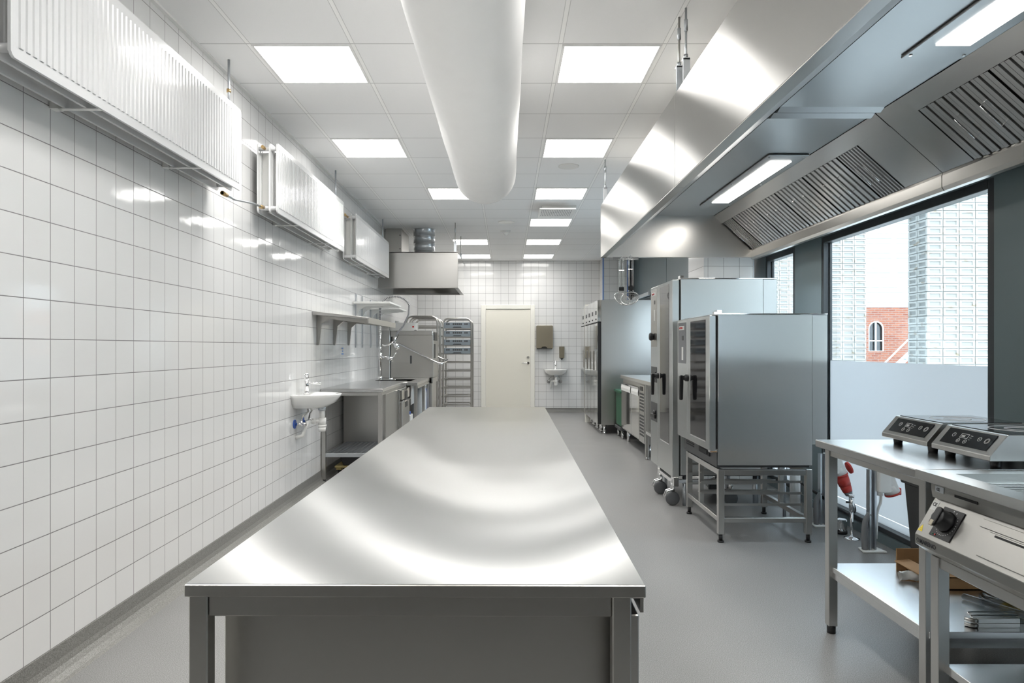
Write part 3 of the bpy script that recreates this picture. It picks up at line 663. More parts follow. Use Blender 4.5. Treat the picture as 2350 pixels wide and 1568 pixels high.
# ------------------------------------------------------------------ tall fridges in a row
def fridge(y0, y1, label):
    t = thing('tall_fridge', label, 'fridge', (1.80, (y0+y1)/2, 0), 'tall fridges in a row')
    part('cabinet', MB().box(1.42, 2.20, y0+.003, y1-.003, .14, 2.015, .003), M['ss'], t)
    d_ = part('door', MB().box(1.366, 1.416, y0+.016, y1-.016, .15, 1.672, .004), M['mirror'], t)
    part('door_gasket', MB().box(1.372, 1.4215, y0+.006, y0+.0155, .155, 1.668).box(1.372, 1.4215, y1-.0155, y1-.006, .155, 1.668).box(1.372, 1.4215, y0+.006, y1-.006, 1.674, 1.688), M['hole'], t)
    part('door_handle', MB().box(1.352, 1.366, y0+.03, y0+.055, .95, 1.25, .004), M['ssd'], d_)
    p = part('control_panel', MB().box(1.366, 1.42, y0+.004, y1-.004, 1.690, 2.012, .004), M['mirror'], t)
    part('thermometer', MB().box(1.362, 1.368, y0+.15, y0+.27, 1.80, 1.86), M['dark'], p)
    part('lock', MB().cyl((1.366, y0+.2, 1.73), (1.358, y0+.2, 1.73), .012, n=10), M['black'], p)
    for fx in (1.478, 2.12):
        for fy in (y0+.06, y1-.06): part('foot', MB().cyl((fx, fy, 0), (fx, fy, .14), .024, n=16).cyl((fx, fy, 0), (fx, fy, .03), .028, n=16), M['chrome'], t)
for i, lab in enumerate(('nearest of the tall steel fridges, its plain side facing the room', 'second tall steel fridge in the row, behind the nearest one', 'third tall steel fridge in the row', 'fourth tall steel fridge in the row, beside the narrow filler post')):
    fridge(10.40+.42*i, 10.82+.42*i, lab)
fridge(12.16, 12.76, 'farthest tall steel fridge, beyond the narrow filler post')
solo('filler_post', MB().box(1.372, 1.46, 12.085, 12.15, 0, 2.05, .002), M['frame_w'], 'narrow pale filler post between the fourth and farthest fridge', 'filler post', (1.41, 12.1, 0))

# undercounter fridge with worktop, green bin on dolly
ut = thing('refrigerated_counter', 'low refrigerated steel counter between tall fridges and tall oven', 'counter', (1.9, 8.6, 0))
part('worktop', MB().box(1.60, 2.30, 6.75+.56, 9.75, .872, .917, .003), M['top2'], ut)
part('cabinet', MB().box(1.632, 2.28, 8.11, 9.73, .165, .868, .002), M['ss'], ut)
for a, b_ in ((8.97, 9.72), (8.44, 8.955)):
    d_ = part('door', MB().box(1.610, 1.632, a, b_, .19, .80, .003), M['mirror'], ut)
    part('door_handle', MB().box(1.600, 1.612, a, b_, .795, .815, .002), M['chrome'], d_)
    part('protective_film', MB().strip([(1.6065, .795), (1.600, .75), (1.604, .71)], 'y', a+.02, b_-.02), M['whitep'], d_)
gp = part('compressor_panel', MB().box(1.612, 1.632, 8.12, 8.425, .17, .855, .003), M['ss'], ut)
vg = MB()
for r in range(13):
    for k in range(4): vg.box(1.609, 1.614, 8.15+.065*k, 8.195+.065*k, .25+.038*r+(.03 if r > 6 else 0), .272+.038*r+(.03 if r > 6 else 0))
part('vent_grille', vg, M['dark'], gp)
part('thermostat', MB().box(1.606, 1.614, 8.22, 8.36, .785, .835), M['black'], gp)
for fx in (1.69, 2.2):
    for fy in (8.25, 9.6): part('foot', MB().cyl((fx, fy, 0), (fx, fy, .165), .024, n=14), M['chrome'], ut)
for fy in (8.045, 7.33): part('leg', MB().box(1.612, 1.648, fy, fy+.036, .03, .872, .002).cyl((1.63, fy+.018, 0), (1.63, fy+.018, .03), .018), M['tube'], ut)
part('shelf', MB().box(1.612, 2.26, 7.34, 8.08, .30, .335, .002), M['top2'], ut)
part('side_panel', MB().box(2.22, 2.24, 7.34, 8.1, .335, .87), M['ss'], ut)
gb = thing('waste_bin', 'green bin on a wheeled dolly between low counter and tall fridges', 'bin', (1.85, 10.07, 0))
part('bucket', MB().prism([(9.83, .17), (10.31, .17), (10.35, .66), (9.79, .66)], 'x', 1.63, 2.05, .01), M['green'], gb)
part('rim', MB().prism(rr(1.60, 2.08, 9.775, 10.365, .04), 'z', .655, .685, .004), M['green'], gb)
part('dolly', MB().box(1.61, 2.06, 9.82, 10.33, .12, .165, .006), M['dark'], gb)
for cx, cy in ((1.655, 9.90), (1.655, 10.26), (2.0, 9.9), (2.0, 10.26)):
    part('castor', MB().lathe([(.001, -.014), (.042, -.014), (.05, 0), (.042, .014), (.001, .014)], (cx, cy, .05), 18, axis='x').box(cx-.02, cx+.02, cy-.012, cy+.012, .06, .12), M['chrome'], gb)

# ------------------------------------------------------------------ hand basins
def basin(label, wallpt, n, s, cat='hand basin', tap_h=.16, rim=.905):
    """n unit vector out of the wall, s along the wall; half width .24, projection .36"""
    n, s = Vector(n), Vector(s); o = Vector(wallpt)
    t = thing('hand_basin', label, cat, (o.x, o.y, rim-.12))
    def P(a, b_, z): v = o+s*a+n*b_; return (v.x, v.y, z)
    mb = MB(); K = 28; hw, pr = .235, .365
    def ring(k, z, back=0.0):
        out = []
        for i in range(K+1):
            a = PI*i/K
            out.append((-hw*k*math.cos(a), max(back, 0)+(pr-.03)*k*math.sin(a)**.8+.03*k))
        return [(-hw*k, 0)] + out + [(hw*k, 0)]
    prof = [(.42, rim-.125), (.66, rim-.115), (.86, rim-.075), (.97, rim-.025), (1.0, rim-.003), (.99, rim), (.93, rim), (.90, rim-.006), (.80, rim-.05), (.55, rim-.085), (.05, rim-.095)]
    R = []
    for k, z in prof:
        inner = z > 0 and prof.index((k, z)) >= 6
        pts = ring(k, z)
        if inner: pts = [(a, .105+(b_*(pr-.105-.02)/pr)) for a, b_ in pts]
        R.append([mb.bm.verts.new(P(a, b_, z)) for a, b_ in pts])
    for A, B in zip(R, R[1:]):
        m = len(A)
        for i in range(m): 
            f = mb.bm.faces.new((A[i], A[(i+1)%m], B[(i+1)%m], B[i])); f.smooth = True
    mb.bm.faces.new(R[0]); mb.bm.faces.new(R[-1])
    part('bowl', mb, M['ceramic'], t)
    tp = MB().cyl(P(0, .065, rim-.005), P(0, .065, rim+tap_h), .019, n=18).cyl(P(0, .065, rim-.002), P(0, .065, rim+.008), .026, n=18).cyl(P(0, .08, rim+tap_h*.62), P(0, .19, rim+tap_h*.58), .0095, n=12)
    tap = part('tap', tp, M['chrome'], t)
    part('tap_lever', MB().cyl(P(0, .065, rim+tap_h), P(0, .065, rim+tap_h+.025), .0195, n=18).cyl(P(-.01, .06, rim+tap_h+.015), P(-.05, .06, rim+tap_h+.02), .004, n=8), M['chrome'], tap)
    tz = rim-.12
    part('drain_neck', MB().cyl(P(0, .20, tz+.01), P(0, .20, tz-.025), .032, n=18), M['galv'], t)
    bt = MB().cyl(P(0, .20, tz-.02), P(0, .20, tz-.10), .022, n=18).cyl(P(0, .20, tz-.09), P(0, .20, tz-.15), .034, n=18).cyl(P(0, .20, tz-.15), P(0, .20, tz-.165), .037, n=18).cyl(P(0, .20, tz-.165), P(0, .20, tz-.205), .034, .030, n=18)
    bt.cyl(P(0, .20, tz-.115), P(-.05, .12, tz-.115), .018, n=14).cyl(P(-.03, .15, tz-.115), P(-.042, .13, tz-.115), .024, n=14).tube([P(-.05, .12, tz-.115), P(-.08, .10, tz-.12), P(-.09, .08, tz-.17), P(-.09, .06, tz-.23), P(-.09, .0, tz-.25)], .016, 12)
    part('bottle_trap', bt, M['whitep'], t)
    for a in (-.13, .10):
        v = MB().cyl(P(a, 0, tz-.13), P(a, .075, tz-.13), .011, n=12).cyl(P(a, .06, tz-.145), P(a, .06, tz-.10), .012, n=12).cyl(P(a, .075, tz-.13), P(a, .10, tz-.13), .016, n=12)
        vv = part('stop_valve', v, M['chrome'], t)
        part('rosette', MB().cyl(P(a, 0, tz-.13), P(a, .008, tz-.13), .038, n=20), M['blue'] if cat == 'hand basin' and rim > .85 and abs(n.x) > .5 else M['chrome'], vv)
        part('supply_hose', MB().tube([P(a, .06, tz-.10), P(a*.9, .07, tz-.06), P(a*.5, .10, tz-.03), P(a*.1, .075, tz+.02)], .007, 8), M['ssd'], t)
    return t
basin('white hand basin on the tiled wall beside the dish table', (XL, 5.98, 0), (1,0,0), (0,1,0), tap_h=.15)
basin('white hand basin on the back wall below the soap dispenser', (.985, YB, 0), (0,-1,0), (1,0,0), tap_h=.14, rim=.868)
pd = thing('towel_dispenser', 'bronze-coloured paper towel dispenser on the back wall', 'dispenser', (.767, YB, 1.28))
part('cover', MB().prism([(.605, 1.283), (.70, 1.283), (.715, 1.325), (.725, 1.33), (.79, 1.33), (.80, 1.325), (.815, 1.283), (.925, 1.283), (.93, 1.30), (.93, 1.735), (.92, 1.742), (.61, 1.742), (.60, 1.735), (.60, 1.30)], 'y', YB-.13, YB-.008, .008), M['bronze'], pd)
part('base', MB().box(.61, .92, YB-.125, YB, 1.27, 1.292, .004), M['black'], pd)
sdp = thing('soap_dispenser', 'slim bronze-coloured soap dispenser above the far hand basin', 'dispenser', (1.112, YB, 1.06))
part('cover', MB().prism(rr(1.062, 1.165, YB-.095, YB, .02), 'z', 1.095, 1.322, .006), M['bronze'], sdp)
part('nozzle', MB().box(1.085, 1.142, YB-.085, YB, 1.075, 1.098, .004).cyl((1.112, YB-.06, 1.08), (1.112, YB-.06, 1.055), .014), M['black'], sdp)

# ------------------------------------------------------------------ dish washing line on the left
dt = thing('dish_table', 'stainless dish table along the tiled wall, next to the hand basin', 'worktable', (-1.48, 7.4, 0))
tx1 = -1.185
part('worktop', MB().box(XL+.003, tx1, 6.66, 8.31, .872, .904, .003), M['top2'], dt)
part('end_rail', MB().box(XL+.04, tx1-.05, 6.685, 6.715, .836, .870, .002), M['tube'], dt)
part('side_rail', MB().box(tx1-.045, tx1-.015, 6.715, 8.29, .836, .870, .002), M['tube'], dt)
for lx, ly in ((XL+.008, 6.68), (tx1-.05, 6.68), (XL+.008, 8.26), (tx1-.05, 8.26)):
    lg = part('leg', MB().box(lx, lx+.038, ly, ly+.038, .03, .872, .002), M['tube'], dt)
    part('foot', MB().cyl((lx+.019, ly+.019, 0), (lx+.019, ly+.019, .03), .018), M['black'], lg)
sh = MB().box(XL+.045, tx1-.05, 6.685, 6.715, .245, .283, .002).box(XL+.045, tx1-.05, 7.49, 7.52, .245, .283, .002)
for k in range(12): sh.box(XL+.05+.045*k, XL+.062+.045*k, 6.71, 7.5, .272, .282)
for k in range(22): sh.box(XL+.045, tx1-.05, 6.73+.036*k, 6.737+.036*k, .274, .281)
part('grid_shelf', sh, M['galv'], dt)
part('divider_panel', MB().box(XL+.02, tx1-.06, 7.535, 7.55, .10, .868), M['ss'], dt)
part('front_panel', MB().box(tx1-.030, tx1-.016, 6.93, 7.70, .10, .836, .002), M['ssd'], dt)
dw = thing('undercounter_dishwasher', 'small steel dishwasher built in under the dish table', 'dishwasher', (-1.47, 8.0, 0))
part('cabinet', MB().box(XL+.02, tx1-.002, 7.715, 8.30, .06, .834, .003), M['ss'], dw)
d_ = part('door', MB().box(tx1-.002, tx1+.03, 7.72, 8.295, .12, .70, .006), M['ss'], dw)
p = part('control_panel', MB().box(tx1-.002, tx1+.03, 7.72, 8.295, .715, .83, .006), M['mirror'], dw)
part('button_field', MB().box(tx1+.029, tx1+.032, 7.93, 8.12, .62, .80), M['black'], p)
part('handle', MB().box(tx1+.03, tx1+.05, 7.76, 8.26, .69, .708, .003), M['chrome'], d_)
for fy in (7.78, 8.24): part('foot', MB().cyl((tx1-.05, fy, 0), (tx1-.05, fy, .06), .02).cyl((XL+.08, fy, 0), (XL+.08, fy, .06), .02), M['black'], dw)

kx1 = -1.066
kt = thing('sink_table', 'deeper stainless sink table between dish table and hood dishwasher', 'sink', (-1.42, 9.0, 0))
kz = .880
bx0, bx1, by0, by1 = -1.66, -1.20, 8.70, 9.35
part('worktop', MB().box(XL+.003, kx1, 8.32, by0, kz-.035, kz, .002).box(XL+.003, kx1, by1, 9.70, kz-.035, kz, .002).box(XL+.003, bx0, by0, by1, kz-.035, kz).box(bx1, kx1, by0, by1, kz-.035, kz), M['top2'], kt)
bw2 = MB()
for a in ((bx0-.002, bx0, by0, by1), (bx1, bx1+.002, by0, by1), (bx0, bx1, by0-.002, by0), (bx0, bx1, by1, by1+.002)): bw2.box(*a, kz-.30, kz-.01)
bw2.box(bx0, bx1, by0, by1, kz-.302, kz-.30)
part('bowl', bw2, M['mirror'], kt)
for lx, ly in ((XL+.008, 8.34), (kx1-.045, 8.36), (kx1-.045, 9.0+.15), (XL+.008, 9.64), (kx1-.045, 9.65)):
    part('leg', MB().box(lx, lx+.036, ly, ly+.036, .03, kz-.035, .002).cyl((lx+.018, ly+.018, 0), (lx+.018, ly+.018, .03), .018), M['tube'], kt)
part('front_apron', MB().box(kx1-.012, kx1-.004, 8.40, 9.68, kz-.075, kz-.035), M['ss'], kt)
# spray tap
sx, sy = -1.62, 8.92
sp = thing('spray_tap', 'tall chrome pre-rinse spray tap with spring hose at the sink', 'tap', (sx, sy, kz))
part('base', MB().box(sx-.06, sx+.20, sy-.03, sy+.03, kz, kz+.012, .004).cyl((sx, sy, kz), (sx, sy, kz+.05), .028).cyl((sx+.14, sy, kz), (sx+.14, sy, kz+.03), .025), M['chrome'], sp)
part('riser', MB().cyl((sx, sy, kz+.05), (sx, sy, 1.66), .014, n=14).cyl((sx, sy, 1.14), (sx, sy, 1.24), .024, n=14).cyl((sx, sy, 1.27), (sx, sy, 1.31), .022, n=14), M['chrome'], sp)
mv = part('mixer_valve', MB().cyl((sx, sy, 1.19), (sx+.11, sy-.02, 1.17), .017, n=14).cyl((sx+.10, sy-.02, 1.175), (sx+.17, sy-.03, 1.15), .027, n=14), M['chrome'], sp)
part('lever', MB().cyl((sx+.16, sy-.03, 1.16), (sx+.21, sy-.035, 1.235), .007, n=8), M['chrome'], mv)
spr = []
cx_, rz = [], None
path = [(sx, sy, 1.44)] + [(sx, sy, 1.44+.02*i) for i in range(1, 20)] + [(sx+.19-.19*math.cos(a), sy-.01, 1.80+.155*math.sin(a)) for a in [PI*i/40*0.93 for i in range(1, 41)]]
pp = [Vector(p_) for p_ in path]
part('hose', MB().tube(pp, .009, 8).tube([pp[-1], (sx+.365, sy-.01, 1.72), (sx+.30, sy-.01, 1.58), (sx+.21, sy-.01, 1.47), (sx+.20, sy-.02, 1.42)], .011, 10), M['grey'], sp)
hel = []; turns = 44; m = 44*9
ln = [0]
for a, b_ in zip(pp, pp[1:]): ln.append(ln[-1]+(b_-a).length)
for i in range(m+1):
    s_ = ln[-1]*i/m; j = max(k for k in range(len(ln)) if ln[k] <= s_+1e-9); j = min(j, len(pp)-2)
    f_ = (s_-ln[j])/(ln[j+1]-ln[j]); c = pp[j].lerp(pp[j+1], f_); tng = (pp[j+1]-pp[j]).normalized()
    side = Vector((0,1,0)); nn = tng.cross(side); a = 2*PI*turns*i/m
    hel.append(c+.017*(side*math.cos(a)+nn*math.sin(a)))
part('spring', MB().tube(hel, .0032, 5), M['chrome'], sp)
hn = part('spray_handle', MB().cyl((sx+.20, sy-.02, 1.44), (sx+.185, sy-.03, 1.36), .018, n=12).cyl((sx+.185, sy-.03, 1.37), (sx+.24, sy-.05, 1.285), .026, .030, n=14).tube([(sx+.03, sy, 1.33), (sx+.08, sy, 1.325), (sx+.17, sy-.02, 1.37)], .012, 8), M['chrome'], sp)
part('trigger', MB().cyl((sx+.20, sy-.03, 1.38), (sx+.245, sy-.03, 1.47), .004, n=6).box(sx+.14, sx+.165, sy-.04, sy-.01, 1.38, 1.44), M['black'], hn)

# hood dishwasher
hx0, hx1, hy0, hy1 = -1.745, -1.022, 9.71, 10.37
hw_ = thing('hood_dishwasher', 'pass-through hood dishwasher with a long lifting bar', 'dishwasher', ((hx0+hx1)/2, (hy0+hy1)/2, 0))
part('base_cabinet', MB().box(hx0, hx1-.02, hy0, hy1, .12, kz-.005, .003).box(hx0, hx1-.005, hy0-.0, hy1, .80, kz-.005, .003), M['ss'], hw_)
for fx in (hx0+.06, hx1-.09):
    for fy in (hy0+.06, hy1-.06): part('foot', MB().cyl((fx, fy, 0), (fx, fy, .12), .024), M['galv'], hw_)
hb = part('hood', MB().prism([(hx0+.13, kz), (hx1, kz), (hx1, 1.50), (hx1-.04, 1.53), (hx0+.13, 1.53)], 'y', hy0, hy1, .003), M['ssd'], hw_)
part('rear_column', MB().box(hx0, hx0+.12, hy0-.008, hy1, kz, 1.54, .003), M['ss'], hw_)
part('top_rim', MB().box(hx0+.13, hx1-.01, hy0-.012, hy0-.001, 1.475, 1.535, .003), M['ss'], hb)
part('display', MB().box(hx1-.001, hx1+.012, hy0+.05, hy0+.45, 1.40, 1.52, .003).box(hx1, hx1+.006, hy0+.1, hy0+.3, 1.15, 1.35, .003), M['black'], hb)
part('guide_slot', MB().prism(rr(-1.345, -1.320, 1.075, 1.19, .012), 'y', hy0-.003, hy0), M['dark'], hb)
part('lifting_bar', MB().tube([(-1.54, hy0-.05, 1.375), (-.95, hy0-.05, 1.085), (-.90, hy0-.05, 1.075), (-.875, hy0+.05, 1.085), (-.875, hy1-.05, 1.115), (-.90, hy1+.03, 1.12), (-.95, hy1+.03, 1.13), (-1.54, hy1+.03, 1.40)], .013, 10).cyl((-1.54, hy0-.05, 1.375), (-1.54, hy0, 1.375), .016).cyl((-1.54, hy1+.03, 1.40), (-1.54, hy1-.02, 1.40), .016), M['chrome'], hw_)
jb = thing('detergent_canister', 'white canister with a red square on top of the hood dishwasher', 'canister', (-1.5, 10.2, 1.53))
part('body', MB().prism(rr(-1.70, -1.30, 10.05, 10.3, .04), 'z', 1.541, 1.66, .02).cyl((-1.6, 10.18, 1.66), (-1.6, 10.18, 1.69), .03), M['whitep'], jb)
part('red_mark', MB().box(-1.36, -1.335, 10.047, 10.052, 1.59, 1.615), M['inkr'], jb)
wc = thing('water_softener', 'pale blue water softener cylinder with blue hose under the sink', 'water softener', (-1.13, 9.50, 0))
part('cylinder', MB().lathe([(.001, .02), (.085, .02), (.095, .05), (.097, .68), (.085, .74), (.05, .775), (.03, .785), (.001, .785)], (-1.19, 9.50, 0), 24), M['greyw'], wc)
part('valve_head', MB().cyl((-1.19, 9.5, .78), (-1.19, 9.5, .815), .03).cyl((-1.19, 9.5, .80), (-1.11, 9.53, .80), .012).cyl((-1.11, 9.53, .81), (-1.11, 9.53, .74), .013), M['chrome'], wc)
part('hose', MB().tube([(-1.11, 9.53, .75), (-1.105, 9.54, .5), (-1.11, 9.54, .2), (-1.13, 9.56, .05)], .012, 8), M['blue'], wc)
cb2 = thing('dosing_canister', 'white plastic canister standing under the sink table', 'canister', (-1.22, 8.6, 0))
part('body', MB().prism(rr(-1.36, -1.16, 8.47, 8.65, .03), 'z', .18, .48, .015), M['whitep'], cb2)
part('cap', MB().cyl((-1.2, 8.55, .48), (-1.2, 8.55, .515), .025), M['blue'], cb2)
part('plinth', MB().box(-1.38, -1.14, 8.45, 8.68, 0, .18, .004), M['greyw'], cb2)
wd = thing('wooden_dolly', 'yellowish wooden dolly on castors under the grid shelf', 'dolly', (-1.5, 7.05, 0))
for y in (6.88, 7.0, 7.12): part('board', MB().box(-1.70, -1.30, y, y+.09, .108, .128, .003), M['wood'], wd)
part('batten', MB().box(-1.69, -1.64, 6.90, 7.2, .085, .107).box(-1.36, -1.31, 6.90, 7.2, .085, .107), M['wood'], wd)
for cx, cy in ((-1.66, 6.93), (-1.66, 7.16), (-1.34, 6.93), (-1.34, 7.16)):
    part('castor', MB().lathe([(.001, -.013), (.03, -.013), (.036, 0), (.03, .013), (.001, .013)], (cx, cy, .036), 16, axis='x').box(cx-.018, cx+.018, cy-.012, cy+.012, .045, .085), M['black'], wd)
tb_ = thing('plastic_tub', 'black plastic tub standing on the wooden dolly', 'tub', (-1.5, 7.05, .128))
part('tub', MB().prism([(-1.62, .128), (-1.42, .128), (-1.38, .235), (-1.66, .235)], 'y', 6.90, 7.2, .008), M['black'], tb_)

# sloped basket shelf on the wall
wsf = thing('basket_shelf', 'sloping stainless wall shelf on three brackets above the dish table', 'shelf', (XL, 7.15, 1.6))
xs = XL+.52
def zs(x): return 1.633-(x-XL)*.105
part('shelf_board', MB().prism([(XL+.002, zs(XL)), (xs, zs(xs)), (xs, zs(xs)-.055), (xs-.012, zs(xs)-.055), (xs-.012, zs(xs)-.012), (XL+.002, zs(XL)-.03)], 'y', 6.38, 7.94, .001), M['ss'], wsf)
for y in (6.55, 7.18, 7.82):
    part('bracket', MB().prism([(XL+.002, zs(XL)-.032), (xs-.03, zs(xs)-.014), (xs-.03, zs(xs)-.05), (XL+.10, zs(XL)-.062), (XL+.042, zs(XL)-.11), (XL+.022, 1.325), (XL+.002, 1.325)], 'y', y-.012, y+.012, .001), M['ssd'], wsf)
# small white shelves on wall uprights further along
def small_shelf(y0, y1, z, d, ups, label):
    t = thing('wall_shelf', label, 'shelf', (XL, y0, z), 'small white wall shelves over the sink')
    part('board', MB().box(XL+.012, XL+d, y0, y1, z-.024, z, .004), M['white'], t)
    for u in ups:
        part('upright', MB().box(XL, XL+.014, u-.015, u+.015, 1.30, z+.1), M['galv'], t)
        part('bracket', MB().prism([(XL+.013, z-.025), (XL+d-.03, z-.025), (XL+d-.03, z-.035), (XL+.12, z-.05), (XL+.05, z-.09), (XL+.013, z-.16)], 'y', u-.008, u+.008), M['white'], t)
small_shelf(8.05, 8.9, 1.835, .44, (8.22, 8.58), 'higher of the two small white wall shelves above the sink')
small_shelf(9.02, 9.65, 1.82, .40, (9.12, 9.55), 'second small white wall shelf, just beyond the higher one')
for y, z, k, lb_ in ((9.7, 1.74, 6, 'strip of blue film scraps on the tiles beyond the small white shelves'), (7.55, 1.268, 3, 'few blue film scraps on the tiles under the basket shelf')):
    tp_ = MB()
    for i in range(k): tp_.box(XL+.0003, XL+.001, y+random.uniform(-.05, .05), y+.07+random.uniform(-.03, .05), z+.03*(i-k/2), z+.016+.03*(i-k/2))
    solo('masking_tape', tp_, M['bluet'], lb_, 'tape', (XL+.0003, y, z))

# small extractor hood over the dishwasher
eh = thing('small_extractor_hood', 'small stainless extractor hood over the hood dishwasher', 'extractor hood', (-1.23, 10.3, 2.137))
ex0, ex1, ey0, ey1, ez0, ez1 = XL+.003, -.673, 9.67, 11.0, 2.137, 2.632
part('front_panel', MB().box(ex0, ex1, ey0, ey0+.012, ez0, ez1, .002), M['ss'], eh)
part('side_panel', MB().box(ex1-.012, ex1, ey0+.012, ey1, ez0, ez1, .002), M['mirror'], eh)
part('rear_panel', MB().prism([(ey1, ez0), (ey1, ez1), (ey1-.012, ez1), (ey1-.012, ez0+.35), (ey1-.05, ez0+.02), (ey1-.05, ez0)], 'x', ex0, ex1-.012), M['top2'], eh)
part('top_panel', MB().box(ex0, ex1, ey0, ey1, ez1-.012, ez1), M['ss'], eh)
part('drip_rim', MB().box(ex0, ex1, ey0, ey0+.05, ez0-.006, ez0).box(ex0, ex1, ey1-.05, ey1, ez0-.006, ez0).box(ex1-.05, ex1, ey0+.05, ey1-.05, ez0-.006, ez0), M['ss'], eh)
ft = MB()
for k in range(20): ft.prism([(ex0+.15+.024*k, ez0+.12), (ex0+.164+.024*k, ez0+.12), (ex0+.157+.024*k, ez0+.14)], 'y', 9.9, 10.8)
part('filter', ft, M['ssd'], eh)
part('lamp', MB().box(ex1-.25, ex1-.12, 9.9, 10.8, ez0+.25, ez0+.28), M['whitep'], eh)
rd = thing('round_duct', 'galvanised spiral duct rising from the small hood to the ceiling', 'duct', (-1.217, 10.3, ez1))
sd2 = MB()
prof = []
for k in range(4):
    z = ez1+.105*k
    prof += [(.158, z), (.158, z+.094), (.163, z+.097), (.163, z+.102)]
prof.append((.158, H))
part('duct_pipe', sd2.lathe(prof, (-1.217, 10.3, 0), 32), M['galv'], rd)
sq = thing('square_duct', 'square grey sheet metal duct in the corner above the small hood', 'duct', (-1.66, 10.6, ez1))
part('duct_box', MB().box(XL+.004, -1.537, 10.2, 10.95, ez1, H, .003), M['ssd'], sq)
part('screws', MB().cyl((-1.56, 10.2, 2.75), (-1.56, 10.196, 2.75), .008, n=8).cyl((-1.56, 10.2, 2.95), (-1.56, 10.196, 2.95), .008, n=8), M['hole'], sq)
def rod(x, y, z, label, col='galv', bracket=True):
    t = thing('hanging_rod', label, 'rod', (x, y, z), 'threaded rods carrying the hoods')
    part('rod', MB().cyl((x, y, z), (x, y, H), .006, n=8), M[col], t)
    if bracket: part('bracket', MB().box(x-.018, x+.018, y-.014, y-.011, z-.01, z+.14).box(x-.018, x+.018, y-.014, y+.014, z+.13, z+.136).cyl((x, y, z+.136), (x, y, z+.16), .011, n=6), M['galv'], t), part('turnbuckle', MB().cyl((x, y, z+.28), (x, y, z+.34), .010, n=8), M['galv'], t)
rod(-.715, 9.73, ez1, 'thin rod holding the near corner of the small hood', 'ssd'); rod(-.715, 10.93, ez1, 'thin rod holding the rear corner of the small hood', 'ssd')

# ------------------------------------------------------------------ basket trolleys
def trolley(x0, x1, y0, y1, h, label, levels=11, first=None):
    t = thing('rack_trolley', label, 'trolley', ((x0+x1)/2, (y0+y1)/2, 0), 'tall rack trolleys by the back wall')
    r = .0150
    for y in (y0, y1):
        R = .10
        pts = [(x0, y, .10), (x0, y, h-R)] + [(x0+R+R*math.cos(a), y, h-R+R*math.sin(a)) for a in [PI-PI/2*i/6 for i in range(1, 7)]] + [(x1-R+R*math.cos(a), y, h-R+R*math.sin(a)) for a in [PI/2-PI/2*i/6 for i in range(0, 7)]] + [(x1, y, .10)]
        part('hoop', MB().tube(pts, r, 10), M['tube'], t)
    for k in range(levels):
        z = (first or .20)+.151*k
        g = MB()
        for x, sgn in ((x0+.012, 1), (x1-.012, -1)):
            g.prism([(x, z), (x+sgn*.035, z), (x+sgn*.035, z+.004), (x+sgn*.004, z+.004), (x+sgn*.004, z+.02), (x, z+.02)], 'y', y0, y1)
        g.box(x0+.02, x1-.02, y0+.02, y0+.035, z-.012, z+.014).box(x0+.02, x1-.02, y1-.035, y1-.02, z-.012, z+.014)
        part('rail_pair', g, M['tube'], t)
    part('base_frame', MB().bar([(x0, y0, .115), (x1, y0, .115), (x1, y1, .115), (x0, y1, .115), (x0, y0, .115)], .025), M['tube'], t)
    part('top_plate', MB().box((x0+x1)/2-.18, (x0+x1)/2+.18, y0, y1, h-.006, h-.002), M['tube'], t)
    for x in (x0, x1):
        for y in (y0+.03, y1-.03):
            part('castor', MB().lathe([(.001, -.014), (.04, -.014), (.05, 0), (.04, .014), (.001, .014)], (x, y, .05), 16, axis='x').box(x-.02, x+.02, y-.013, y+.013, .06, .105), M['dark'], t)
    return t
trolley(-1.12, -.62, 12.3, 12.88, 1.815, 'tall rack trolley beside the door, loaded with four grey baskets', first=.13)
trolley(-1.58, -1.09, 10.98, 11.36, 1.79, 'empty rack trolley just behind the hood dishwasher', first=.13)
trolley(-1.60, -1.11, 11.72, 12.24, 1.79, 'empty rack trolley near the back corner, behind another empty one', first=.13)
def basket(z, label):
    x0, x1, y0, y1 = -1.105, -.635, 12.315, 12.865; h = .10
    t = thing('dish_basket', label, 'basket', ((x0+x1)/2, (y0+y1)/2, z), 'grey dish baskets in the trolley')
    mb = MB().box(x0+.01, x1-.01, y0+.01, y1-.01, z, z+.008)
    mb.box(x0, x1, y0, y0+.008, z, z+h, .002).box(x0, x1, y1-.008, y1, z, z+h, .002).box(x0, x0+.008, y0+.008, y1-.008, z, z+h, .002).box(x1-.008, x1, y0+.008, y1-.008, z, z+h, .002)
    part('tray', mb, M['basket'], t)
    pk = MB()
    for a_, n_ in ((.04, 2), (.155, 5), (.36, 2)):
        for k in range(n_): pk.box(x0+a_+.034*k, x0+a_+.026+.034*k, y0-.001, y0+.002, z+.055, z+.085)
    part('pockets', pk, M['dark'], t)
    part('hand_grip', MB().prism([(-.95, z+.01), (-.79, z+.01), (-.81, z+.026), (-.93, z+.026)], 'y', y0-.004, y0+.002), M['dark'], t)
for k, lab in ((10, 'topmost grey dish basket in the trolley beside the door'), (9, 'second grey dish basket from the top of the trolley'), (8, 'third grey dish basket from the top of the trolley'), (7, 'lowest of the four grey dish baskets in the trolley')):
    basket(.13+.151*k+.005, lab)

